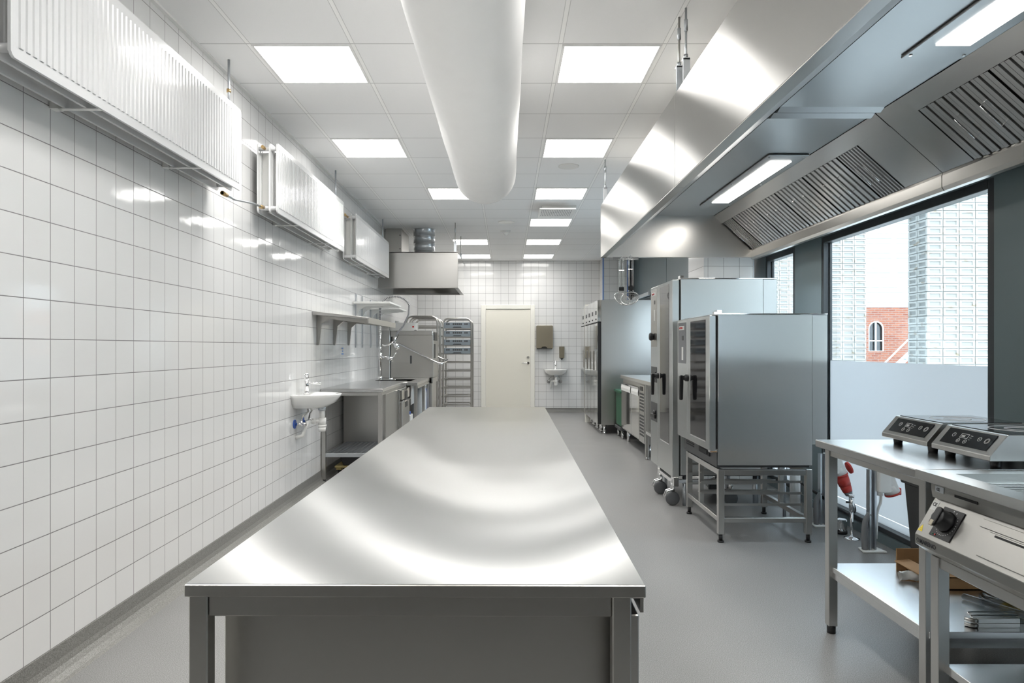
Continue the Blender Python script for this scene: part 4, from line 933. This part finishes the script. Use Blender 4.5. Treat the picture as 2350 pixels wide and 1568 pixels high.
# ------------------------------------------------------------------ long extractor hood in two units
HX0, HX1, HZ0, HZ1 = .896, 2.365, 2.157, 2.650
SA, SB = Vector((1.97, 0, 2.55)), Vector((2.335, 0, 2.225))       # filter slope, top to bottom
def slope(t, y, n=0.0):
    p = SA.lerp(SB, t); nn = Vector((-.665, 0, -.747)); return Vector((p.x+nn.x*n, y, p.z+nn.z*n))
def hood_unit(y0, y1, label, lamp_y, filters, blanks, ends):
    t = thing('extractor_hood', label, 'extractor hood', (1.6, (y0+y1)/2, HZ0), 'units of the long extractor hood')
    part('front_panel', MB().box(HX0, HX0+.012, y0, y1, HZ0, HZ1, .002), M['hood'], t)
    part('top_panel', MB().box(HX0+.012, HX1, y0, y1, HZ1-.012, HZ1), M['ssd'], t)
    part('bottom_lip', MB().box(HX0, HX0+.05, y0, y1, HZ0-.004, HZ0), M['ss'], t)
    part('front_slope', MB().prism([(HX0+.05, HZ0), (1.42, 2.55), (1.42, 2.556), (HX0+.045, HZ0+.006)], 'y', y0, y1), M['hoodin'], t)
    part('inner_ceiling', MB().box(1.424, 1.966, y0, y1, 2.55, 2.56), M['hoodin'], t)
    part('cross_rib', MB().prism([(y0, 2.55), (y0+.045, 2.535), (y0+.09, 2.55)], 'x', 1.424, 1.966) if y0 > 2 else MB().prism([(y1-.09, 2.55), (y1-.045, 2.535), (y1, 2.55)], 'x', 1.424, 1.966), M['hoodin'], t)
    sl_ = MB()
    def quad(ta, tb, ya, yb, n=0.0, th=.004):
        P = [slope(ta, ya, n), slope(tb, ya, n), slope(tb, yb, n), slope(ta, yb, n)]
        Q = [slope(ta, ya, n-th), slope(tb, ya, n-th), slope(tb, yb, n-th), slope(ta, yb, n-th)]
        A = [sl_.bm.verts.new(p) for p in P]; B = [sl_.bm.verts.new(p) for p in Q]
        sl_.bm.faces.new(A); sl_.bm.faces.new(B[::-1])
        for i in range(4): sl_.bm.faces.new((A[i], A[(i+1)%4], B[(i+1)%4], B[i]))
    quad(0, .21, y0+.002, y1-.002, .006)
    for a, b_ in blanks: quad(.212, .97, a+.0025, b_-.0025, .004)
    quad(0, 1, y0, y1, -.045)
    part('upper_filter_rail', sl_, M['top2'], t)
    part('rear_channel', MB().prism([(2.325, 2.235), (2.318, 2.215), (2.318, 2.155), (2.330, 2.135), (HX1, 2.135), (HX1, 2.55), (2.355, 2.55), (2.355, 2.16), (2.335, 2.16), (2.330, 2.235)], 'y', y0+.001, y1-.001), M['ssd'], t)
    for a, b_ in filters:
        f = MB(); w_ = b_-a; nr = 8; st_ = w_/nr; line = []
        for k in range(nr):
            q = a+k*st_
            line += [(q+.002, .008), (q+st_*.42, .008), (q+st_*.46, -.018), (q+st_*.54, -.018), (q+st_*.58, .002), (q+st_*.92, .002), (q+st_*.94, -.018), (q+st_*.999, -.018)]
        A = [f.bm.verts.new(slope(.215, y, n_)) for y, n_ in line]; B = [f.bm.verts.new(slope(.968, y, n_)) for y, n_ in line]
        for i in range(len(line)-1): f.bm.faces.new((A[i], A[i+1], B[i+1], B[i]))
        fo = part('filter', f, M['top2'], t)
        for yy in (a+w_*.32, a+w_*.68):
            h = MB().tube([slope(.46, yy, .004), slope(.46, yy, .028), slope(.73, yy, .028), slope(.73, yy, .004)], .0028, 6)
            part('filter_handle', h, M['chrome'], fo)
    la, lb = lamp_y
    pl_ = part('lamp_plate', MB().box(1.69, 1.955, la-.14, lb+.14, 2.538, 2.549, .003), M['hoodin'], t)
    part('lamp_diffuser', MB().box(1.755, 1.895, la, lb, 2.534, 2.539), M['hoodlamp'], pl_)
    sc = MB()
    for yy in (la-.1, (la+lb)/2, lb+.1):
        for x in (1.71, 1.935): sc.cyl((x, yy, 2.538), (x, yy, 2.534), .007, n=8)
    part('screws', sc, M['chrome'], pl_)
    if ends:
        ya = ends
        part('end_panel', MB().prism([(HX0+.012, HZ0), (HX1, HZ0), (HX1, HZ1-.012), (HX0+.012, HZ1-.012)], 'y', ya, ya+.012), M['ss'], t)
        part('end_lip', MB().box(HX0, HX1, ya-.03, ya+.012, HZ0-.004, HZ0), M['ss'], t)
    return t
hood_unit(3.702, 6.60, 'long hood unit over the ovens, the farther of two joined sections', (4.62, 5.93), [(6.31, 6.56), (5.81, 6.31), (5.31, 5.81), (4.81, 5.31), (4.31, 4.81), (4.05, 4.31)], [(3.70, 4.05)], 6.588)
hood_unit(.80, 3.698, 'long hood unit over the cooking table, the nearer of two joined sections', (1.53, 2.84), [(2.95, 3.45), (2.45, 2.95), (1.95, 2.45), (1.45, 1.95), (1.0, 1.45)], [(3.45, 3.70), (.80, 1.0)], .80)
rod(.915, 3.68, HZ1, 'dark threaded rod at the joint of the two long hood units', 'ssd'); rod(.925, 3.58, HZ1, 'bright threaded rod with tensioner beside the hood joint'); rod(.92, 6.47, HZ1, 'thin rod holding the far end of the long hood')

# skimmers hanging from the far end of the long hood
def skimmer(x, y, r, tilt, label):
    zt, L_ = 2.150, .36
    t = thing('wire_skimmer', label, 'skimmer', (x, y, zt), 'wire skimmers hanging from the hood')
    part('hook', MB().tube([(x, y, zt-.02), (x, y-.012, zt+.004), (x, y, zt+.014), (x, y+.02, zt)], .003, 6), M['chrome'], t)
    h = MB()
    for dx_ in (-.022, -.012, .012, .022): h.tube([(x+dx_*.6, y, zt-.01), (x+dx_, y, zt-.04), (x+dx_, y, zt-L_+.04)], .0026, 6)
    h.box(x-.024, x+.024, y-.003, y+.003, zt-.13, zt-.125)
    part('handle', h, M['chrome'], t)
    part('collar', MB().box(x-.024, x+.024, y-.008, y+.008, zt-L_+.04, zt-L_+.075, .003), M['black'], t)
    c = Vector((x+tilt*.02, y, zt-L_-.035)); q = Matrix.Rotation(tilt, 3, 'Z') @ Matrix.Rotation(math.radians(50), 3, 'X')
    def P(a, k, dz_=0): return c+q@Vector((r*k*math.cos(a), r*k*math.sin(a)*.98, dz_))
    rg = MB().tube([P(2*PI*i/32, 1) for i in range(32)], .003, 6, closed=True)
    rg.tube([P(2*PI*i/32, .99, -.004) for i in range(32)], .002, 6, closed=True).tube([(x-.015, y, zt-L_+.05), P(PI/2+.3, 1)], .0026, 6).tube([(x+.015, y, zt-L_+.05), P(PI/2-.3, 1)], .0026, 6)
    part('ring', rg, M['chrome'], t)
    w_ = MB(); nw = 9
    for i in range(1, nw):
        u = -1+2*i/nw; hl = math.sqrt(1-u*u)
        for ax in (0, 1):
            pts = []
            for j in range(9):
                v_ = hl*(-1+2*j/8); dz_ = -.05*(1-u*u-v_*v_)
                pts.append(c+q@Vector((r*(u if ax else v_), r*(v_ if ax else u), dz_)))
            w_.tube(pts, .0013, 4)
    part('wire_mesh', w_, M['ssd'], t)
skimmer(1.075, 6.49, .083, .5, 'wire skimmer under the hood end, farther from the windows of the two'); skimmer(1.145, 6.40, .083, -.4, 'wire skimmer under the hood end, nearer the tall oven of the two')
solo('hook_rail', MB().box(1.0, 1.24, 6.52, 6.528, 2.125, 2.150).box(1.0, 1.24, 6.528, 6.556, 2.146, 2.150), M['chrome'], 'short hook rail under the hood carrying the wire skimmers', 'rail', (1.1, 6.52, 2.15))

# ------------------------------------------------------------------ cooking table on the window side
TX0, TX1, TY0, TY1, TZ = 1.422, 2.16, 2.415, 3.20, .877
ct = thing('cooking_table', 'steel table with lower shelf under the two induction hobs', 'worktable', (1.8, 2.8, 0))
part('top', MB().box(TX0, TX1, TY0, TY1, TZ-.032, TZ, .003), M['top2'], ct)
part('apron', MB().box(TX0+.045, TX0+.075, TY0+.03, TY1-.03, TZ-.068, TZ-.032).box(TX0+.05, TX1-.03, TY1-.05, TY1-.03, TZ-.068, TZ-.032), M['tube'], ct)
for lx, ly in ((TX0+.040, TY1-.05), (TX1-.05, TY1-.05), (TX0+.040, TY0+.01), (TX1-.05, TY0+.01)):
    lg = part('leg', MB().box(lx, lx+.040, ly, ly+.040, .035, TZ-.032, .002), M['tube'], ct)
    part('foot', MB().cyl((lx+.02, ly+.02, 0), (lx+.02, ly+.02, .036), .019), M['black'], lg)
part('lower_shelf', MB().box(TX0+.051, TX1-.01, TY0+.005, TY1-.005, .284, .309, .002).box(TX0+.056, TX0+.08, TY0+.03, TY1-.03, .255, .284).box(TX0+.1, TX1-.03, TY0+.012, TY0+.035, .25, .284), M['top2'], ct)
def hob(y0, y1, label):
    t = thing('induction_hob', label, 'induction hob', (1.9, (y0+y1)/2, TZ), 'induction hobs on the cooking table')
    x0, zb, zl, zt_, xs_, xe = 1.675, .905, .923, .998, 1.738, 2.07
    prof = [(x0, zb), (x0, zl), (xs_, zt_-.002), (xe, zt_-.002), (xe+.03, zt_-.03), (xe+.03, zb)]
    part('housing', MB().prism(prof, 'y', y0, y1, .002), M['ss'], t)
    part('glass_plate', MB().box(xs_+.012, xe-.005, y0+.012, y1-.012, zt_-.003, zt_+.001), M['blackglass'], t)
    zr = part('cooking_zone', MB().tube([((xs_+xe)/2+.10*math.cos(2*PI*k/40), (y0+y1)/2+.10*math.sin(2*PI*k/40), zt_+.0012) for k in range(40)], .0012, 4, closed=True).tube([((xs_+xe)/2+.05*math.cos(2*PI*k/40), (y0+y1)/2+.05*math.sin(2*PI*k/40), zt_+.0012) for k in range(40)], .0010, 4, closed=True), M['inkw'], t)
    for fx in (x0+.05, xe-.04):
        for fy in (y0+.04, y1-.04): part('foot', MB().cyl((fx, fy, TZ), (fx, fy, zb+.002), .017, .02, n=12), M['black'], t)
    ey = Vector((xs_-x0, 0, zt_-zl)); ln_ = ey.length; ey.normalize(); m4 = frame_m((x0, y1, zl), (0, -1, 0), ey)
    W = y1-y0
    def fl(mb): return mb.rot(m4)
    cp = part('control_panel', fl(MB().box(.035, W-.035, .016, ln_-.012, 0, .0012)), M['blackglass'], t)
    g = MB()
    def ring(cx, cy, r, wd_=.0009):
        g.tube([(cx+r*math.cos(2*PI*k/20), cy+r*math.sin(2*PI*k/20), .0015) for k in range(20)], wd_, 4, closed=True)
    for cx, cy, r in ((.085, .058, .0085), (.128, .036, .008), (.165, .036, .008), (.228, .058, .0085), (.268, .056, .011)): ring(cx, cy, r)
    ring(.268, .056, .007, .0007)
    for a in ((.122, .165, .068, .0694), (.122, .165, .0496, .051), (.122, .1234, .051, .068), (.1636, .165, .051, .068)): g.box(a[0], a[1], a[2], a[3], .001, .0018)
    for cx, dy_ in ((.128, -.003), (.165, .003)): g.poly([(cx-.003, .036-dy_*.6, .0016), (cx+.003, .036-dy_*.6, .0016), (cx, .036+dy_, .0016)])
    for k in range(3): g.box(.174, .186-.002*k, .064-.009*k, .0655-.009*k, .001, .0018)
    g.box(.0845, .0855, .058, .063, .001, .0018).box(.2275, .2285, .055, .061, .001, .0018)
    part('symbols', fl(g), M['inkw'], cp)
    text_mesh('display_digits', '888', .013, m4 @ Matrix.Translation((.128, .0545, .0013)), M['inkw'], cp)
hob(2.77, 3.10, 'induction hob at the far end of the cooking table'); hob(2.408, 2.74, 'induction hob nearer the camera, its bright side visible')

# frying plate appliance with slanted panel and knob
fp = thing('frying_griddle', 'steel frying griddle with slanted control panel and black knob', 'griddle', (1.75, 1.95, .62))
GY0, GY1 = 1.56, 2.37
gx = 1.391
part('housing', MB().prism([(gx+.06, .792), (gx+.074, .793), (gx, .667), (gx, .635), (gx+.05, .60), (2.12, .60), (2.12, .852), (gx+.055, .852), (gx+.055, .82)], 'y', GY0, GY1-.003, .0015), M['ssm'], fp)
gt = MB()
tw = .075; px0, px1, py0, py1 = gx+tw+.02, 2.05, GY0+.06, GY1-.07
gt.prism([(gx, .858), (gx+.004, .886), (px0, .882), (px0, .84), (gx+.05, .84)], 'y', GY0, GY1)
gt.box(px1, 2.12, GY0, GY1, .84, .882).box(px0, px1, GY0, py0, .84, .882).box(px0, px1, py1, GY1, .84, .882)
part('rim', gt, M['ss'], fp)
pt = MB().box(px0, px1, py0, py1, .838, .846)
for k in range(24): pt.box(px0+.08, px1-.03, py0+.05+.026*k, py0+.064+.026*k, .846, .852, .002)
part('griddle_plate', pt, M['ssd'], fp)
eyv = Vector((.074, 0, .126)).normalized()
m4 = frame_m((gx, GY1, .667), (0, -1, 0), eyv)
def onp(mb): return mb.rot(m4)
kp = part('scale_plate', onp(MB().box(.071, .174, .017, .123, 0, .004, .001)), M['black'], fp)
g = MB()
for k in range(17):
    a = math.radians(200+k*200/16); g.box(-.0006, .0006, .040, .0445, .004, .0046) if False else None
    c_, s_ = math.cos(a), math.sin(a); cx, cy = .124+.043*c_, .072+.043*s_
    g.poly([(cx-.0012, cy-.0012, .0044), (cx+.0012, cy-.0012, .0044), (cx+.0012, cy+.0012, .0044), (cx-.0012, cy+.0012, .0044)])
for cx, cy in ((.126, .117), (.142, .113)): g.poly([(cx-.002, cy-.002, .0044), (cx+.002, cy-.002, .0044), (cx+.002, cy+.002, .0044), (cx-.002, cy+.002, .0044)])
part('scale_marks', onp(g), M['inkw'], kp)
part('indicator_lamp', onp(MB().cyl((.088, .024, .004), (.088, .024, .006), .0028, n=10)), M['green'], kp, 'small green indicator lamp')
part('indicator_lamp', onp(MB().cyl((.101, .024, .004), (.101, .024, .006), .0028, n=10)), M['red'], kp, 'small red indicator lamp')
kn = MB()
kn.lathe([(.036, .004), (.036, .012), (.033, .014), (.030, .040), (.026, .044), (.001, .044)], (.122, .075, 0), 8)
kn.prism(rr(.108, .136, .042, .108, .010, 3), 'z', .040, .050, .002)
knob = part('knob', onp(kn), M['black'], kp)
part('knob_pointer', onp(MB().box(.114, .130, .040, .060, .046, .0515, .001)), M['bronze'], knob)
st1 = part('sticker', onp(MB().box(.006, .036, .098, .132, 0, .0008)), M['whitep'], fp)
text_mesh('lettering', 'CE', .017, m4 @ Matrix.Translation((.009, .113, .0011)), M['ink'], st1, .0004)
tri = part('warning_triangle', onp(MB().prism([(.006, .016), (.030, .016), (.018, .040)], 'z', 0, .0008)), M['stripe'], fp)
part('warning_symbol', onp(MB().poly([(.0125, .0205, .001), (.0235, .0205, .001), (.0235, .0215, .001), (.0125, .0215, .001)]).poly([(.015, .024, .001), (.0165, .024, .001), (.0165, .031, .001)]).poly([(.0195, .024, .001), (.021, .024, .001), (.0205, .031, .001)])), M['ink'], tri)
# recessed label above the panel
mu = frame_m((gx+.054, GY1, .80), (0, -1, 0), (0, 0, 1))
lab = part('sticker', MB().box(.03, .075, .016, .036, 0, .001).rot(mu), M['greyw'], fp)
text_mesh('lettering', 'CE', .014, mu @ Matrix.Translation((.038, .021, .0012)), M['ink'], lab, .0004)
part('slot', MB().box(.13, .24, .018, .026, 0, .001).rot(mu), M['hole'], fp)
# drip drawer and strip to the right
dd = part('drip_drawer', onp(MB().box(.305, .70, .016, .097, 0, .006, .0015)), M['ssm'], fp)
part('handle_slot', onp(MB().box(.335, .66, .086, .092, .005, .0075)), M['hole'], dd)
part('upper_strip', onp(MB().box(.255, .74, .102, .128, 0, .005, .001)), M['ssm'], fp)
# maker's name on the lower edge
ml = frame_m((gx-.0006, GY1, .635), (0, -1, 0), (0, 0, 1))
lg_ = MB()
for k in range(8):
    a0 = 2*PI*k/8; lg_.tube([(.0215+.006*math.cos(a0+.1+.11*j), .016+.006*math.sin(a0+.1+.11*j), 0) for j in range(5)], .0013, 4)
part('emblem', lg_.rot(ml), M['ink'], fp)
text_mesh('maker_name', 'MARENO', .0212, ml @ Matrix.Translation((.031, .0085, 0)), M['ink'], fp, .0002)
# stand under the griddle
gs = thing('griddle_stand', 'open steel stand with bottom shelf under the frying griddle', 'stand', (1.75, 1.95, 0))
for lx, ly in ((1.435, 2.31), (2.06, 2.31), (1.435, 1.58), (2.06, 1.58)):
    part('leg', MB().box(lx, lx+.039, ly, ly+.042, .03, .60, .002).cyl((lx+.02, ly+.02, 0), (lx+.02, ly+.02, .03), .018), M['tube'], gs)
part('top_rail', MB().box(1.440, 1.468, 1.62, 2.31, .565, .60, .002).box(1.474, 2.06, 2.318, 2.345, .565, .60, .002), M['tube'], gs)
part('bottom_shelf', MB().box(1.458, 2.09, 1.6, 2.315, .218, .246, .002), M['top2'], gs)

# things on the lower shelf of the cooking table
cz = .309
cb = thing('cardboard_box', 'flat brown cardboard tray box with torn flaps on the lower shelf', 'box', (1.95, 2.95, cz))
cbm = MB().box(1.785, 2.09, 2.84, 3.10, cz+.001, cz+.004).box(1.785, 2.09, 2.84, 2.844, cz+.001, cz+.052).box(1.785, 1.789, 2.87, 3.10, cz+.001, cz+.05).box(2.086, 2.09, 2.84, 3.10, cz+.001, cz+.052)
part('box_body', cbm, M['card'], cb)
part('flap', MB().prism([(2.84, cz+.048), (2.84, cz+.052), (2.90, cz+.066), (2.90, cz+.062)], 'x', 1.80, 2.02), M['card'], cb)
part('flap', MB().prism([(3.10, cz), (3.10, cz+.095), (3.104, cz+.095), (3.104, cz)], 'x', 1.74, 2.09), M['card'], cb)
part('flap', MB().prism([(1.786, cz+.05), (1.72, cz+.044), (1.72, cz+.047), (1.786, cz+.053)], 'y', 2.86, 3.08), M['card'], cb)
part('slot_cut', MB().box(1.93, 1.965, 2.838, 2.8405, cz+.015, cz+.046), M['hole'], cb)
pr = thing('plastic_roll', 'crumpled roll of white plastic film beside the cardboard box', 'plastic roll', (1.72, 2.95, cz))
rl_ = MB(); rings = []
for i in range(9):
    x = 1.672+.013*i; ring = []
    for k in range(18):
        a = 2*PI*k/18; r = .018*(1+.18*math.sin(3*a+i*1.3)+.1*random.uniform(-1, 1))*(1 if i < 6 else .8)
        ring.append(rl_.bm.verts.new((x, 2.95+.006*math.sin(i)+r*math.cos(a), cz+.0225+r*math.sin(a))))
    rings.append(ring)
for A, B in zip(rings, rings[1:]):
    for k in range(18): f = rl_.bm.faces.new((A[k], A[(k+1)%18], B[(k+1)%18], B[k])); f.smooth = True
rl_.bm.faces.new(rings[-1])
part('roll', rl_, M['whitep'], pr)
def spline(pts, n=10):
    pts = [Vector(p) for p in pts]; out = []
    for i in range(len(pts)-1):
        p0, p1, p2, p3 = pts[max(i-1, 0)], pts[i], pts[i+1], pts[min(i+2, len(pts)-1)]
        for j in range(n):
            t = j/n; out.append(.5*((2*p1)+(-p0+p2)*t+(2*p0-5*p1+4*p2-p3)*t*t+(-p0+3*p1-3*p2+p3)*t**3))
    return out+[pts[-1]]
hoses = [([(1.795, 2.73, cz+.014), (1.83, 2.66, cz+.014), (1.865, 2.59, cz+.014), (1.91, 2.51, cz+.014)], 'clear plastic hose lying in front of the cardboard box'),
         ([(2.05, 2.61, cz+.014), (1.935, 2.635, cz+.014), (1.885, 2.68, cz+.014), (1.885, 2.74, cz+.014), (1.94, 2.79, cz+.014), (2.05, 2.80, cz+.014)], 'clear plastic hose bent in a loop around the yellow bag')]
for pts, lab_ in hoses:
    t = thing('clear_hose', lab_, 'hose', pts[0], 'clear hoses on the lower shelf')
    part('hose', MB().tube(spline(pts), .0125, 12), M['clear'], t)
yb = thing('yellow_bag', 'crumpled yellow plastic bag at the end of the lower shelf', 'bag', (1.985, 2.712, cz))
bgm = MB().ball((1.985, 2.712, cz+.028), .052, (1.1, .8, .5), 14)
for v in bgm.bm.verts: v.co += Vector([random.uniform(-.006, .006) for _ in range(3)]); v.co.z = max(v.co.z, cz+.001)
part('bag', bgm, M['yellow'], yb)
def bracket(dz_, label, oy=0):
    t = thing('metal_bracket', label, 'bracket', (1.72, 2.45, cz), 'flat metal brackets on the lower shelf')
    z = cz+dz_
    part('plate', MB().box(1.665, 1.815, 2.455+oy, 2.463+oy, z, z+.016, .001).tube([(1.665, 2.459+oy, z+.008), (1.652, 2.455+oy, z+.008), (1.645, 2.462+oy, z+.008), (1.632, 2.475+oy, z+.008)], .008, 6), M['ss'], t)
bracket(0, 'lower of the two stacked metal brackets on the shelf'); bracket(.017, 'upper of the two stacked metal brackets on the shelf')
wh = thing('wire_bundle', 'small bundle of bent wire handles behind the metal brackets', 'wire', (1.75, 2.52, cz))
for k in range(3):
    y = 2.50+.016*k; z = cz+.004+.007*k
    part('wire', MB().tube([(1.86, y, z), (1.69, y, z), (1.685, y+.006, z+.004), (1.69, y+.012, z+.006), (1.86, y+.012, z+.006)], .003, 6), M['chrome'], wh)

# black bin behind the table, sockets on posts, floor outlets
bb = thing('waste_bin', 'black plastic bin between cooking table and window', 'bin', (2.23, 3.46, 0))
part('bucket', MB().prism([(2.115, 0), (2.36, 0), (2.41, .61), (2.055, .61)], 'y', 3.32, 3.60, .012), M['black'], bb)
part('rim', MB().prism(rr(2.04, 2.425, 3.30, 3.62, .03), 'z', .605, .633, .005), M['black'], bb)
def socket_post(x, y, h, label, plugged):
    t = thing('socket_post', label, 'socket', (x, y, 0), 'floor posts with red industrial sockets')
    part('base_plate', MB().prism([(x-.075, y-.05), (x+.075, y-.05), (x+.06, y+.05), (x-.06, y+.05)], 'z', 0, .012, .003), M['whitep'], t)
    pm = MB().prism([(x-.022, y-.021), (x-.022, y+.021), (x+.022, y+.021), (x+.022, y-.021), (x+.010, y-.021), (x+.010, y-.017), (x+.018, y-.017), (x+.018, y+.017), (x-.018, y+.017), (x-.018, y-.017), (x-.010, y-.017), (x-.010, y-.021)], 'z', .012, h)
    for k in range(int((h-.06)/.05)): pm.box(x-.004, x+.004, y+.012, y+.018, .04+.05*k, .065+.05*k)
    part('rail_post', pm, M['galv'], t)
    part('conduit', MB().tube(spline([(x-.045, y-.005, .012), (x-.048, y-.005, .11), (x-.038, y, .19), (x-.01, y-.005, .24)], 5), .018, 10), M['grey'], t)
    bx = part('socket_box', MB().box(x+.024, x+.098, y-.055, y+.045, h-.14, h+.002, .005).prism([(x+.08, h-.003), (x+.118, h-.03), (x+.155, h-.12), (x+.09, h-.138)], 'y', y-.05, y+.04, .004), M['whitep'], t)
    c0 = Vector((x+.118, y-.005, h-.115)); ax = Vector((.38, 0, -.92)).normalized()
    part('socket_mouth', MB().cyl(c0-ax*.02, c0+ax*.035, .046, .048, n=24), M['whitep'], bx)
    part('socket_ring', MB().cyl(c0+ax*.034, c0+ax*.046, .050, n=24), M['red'], bx)
    part('lid', MB().cyl(c0+ax*.02+Vector((.062, 0, .03)), c0+ax*.02+Vector((.074, 0, .035)), .044, n=24) if plugged else MB().box(c0.x+.045, c0.x+.062, y-.025, y+.02, c0.z-.045, c0.z+.0, .004), M['red'], bx)
    part('supply_cable', MB().tube(spline([(x+.05, y-.01, h-.14), (x+.055, y-.01, h-.2), (x+.04, y+.005, h-.28), (x+.03, y+.0, .08)], 5), .009, 8).cyl((x+.05, y-.01, h-.14), (x+.05, y-.01, h-.165), .018), M['whitep'], t)
    return c0, ax
c0, ax = socket_post(2.332, 4.44, .522, 'socket post with an empty red socket, closest to the black bin', False)
c1, ax1 = socket_post(2.304, 5.07, .525, 'socket post with a red plug in its socket, behind the table leg', True)
pg = thing('red_plug', 'red industrial plug with black cable hanging from the socket', 'plug', tuple(c1+ax1*.05))
part('plug_body', MB().cyl(c1+ax1*.047, c1+ax1*.12, .047, .042, n=24).cyl(c1+ax1*.12, c1+ax1*.17, .040, .034, n=24), M['red'], pg)
part('cable_gland', MB().cyl(c1+ax1*.168, c1+ax1*.20, .034, .024, n=20), M['grey'], pg)
e = c1+ax1*.2
part('cable', MB().tube(spline([e, e+Vector((.02, -.01, -.05)), e+Vector((.03, -.02, -.11)), e+Vector((-.01, -.02, -.135)), e+Vector((-.09, 0, -.09)), e+Vector((-.2, .03, -.01)), e+Vector((-.32, .1, .08))], 6), .0105, 10), M['black'], pg)
wv = thing('water_valve', 'chrome water valve on a floor pipe near the socket post', 'valve', (2.345, 4.72, 0))
part('floor_flange', MB().lathe([(.055, 0), (.05, .008), (.02, .014), (.014, .016)], (2.345, 4.72, 0), 20), M['chrome'], wv)
part('pipe', MB().cyl((2.345, 4.72, .01), (2.345, 4.72, .2), .010, n=12), M['chrome'], wv)
part('valve_body', MB().cyl((2.345, 4.72, .19), (2.345, 4.72, .285), .017, n=14).cyl((2.345, 4.72, .285), (2.345, 4.72, .30), .020, n=6), M['chrome'], wv)
part('lever', MB().cyl((2.345, 4.72, .25), (2.30, 4.70, .255), .007, n=8), M['black'], wv)
fo = thing('floor_outlet', 'squat chrome floor outlet beside the water valve', 'floor outlet', (2.34, 4.86, 0))
part('outlet_body', MB().prism(rr(2.305, 2.375, 4.83, 4.90, .02), 'z', .02, .10, .010), M['chrome'], fo)
part('foot_ring', MB().cyl((2.34, 4.865, 0), (2.34, 4.865, .022), .044, n=20), M['black'], fo)
# oven supply behind the stand
dpipe = thing('drain_pipe', 'white drain pipe standing behind the oven stand', 'pipe', (2.22, 5.2, 0))
part('pipe', MB().cyl((2.21, 5.32, 0), (2.21, 5.32, .47), .038, n=18), M['whitep'], dpipe)
part('valve', MB().cyl((2.10, 5.25, 0), (2.10, 5.25, .42), .012, n=10).cyl((2.10, 5.25, .30), (2.10, 5.25, .40), .02, n=10), M['galv'], dpipe)
tray = thing('vent_rail', 'pale window rail high on the far window side', 'rail', (2.4, 12.7, 2.2))
part('bar', MB().box(2.43, 2.47, 11.9, 13.4, 2.20, 2.26, .004), M['greyw'], tray)
for yy in (12.0, 13.3): part('bracket', MB().box(2.46, XR-.001, yy, yy+.03, 2.2, 2.25), M['greyw'], tray)
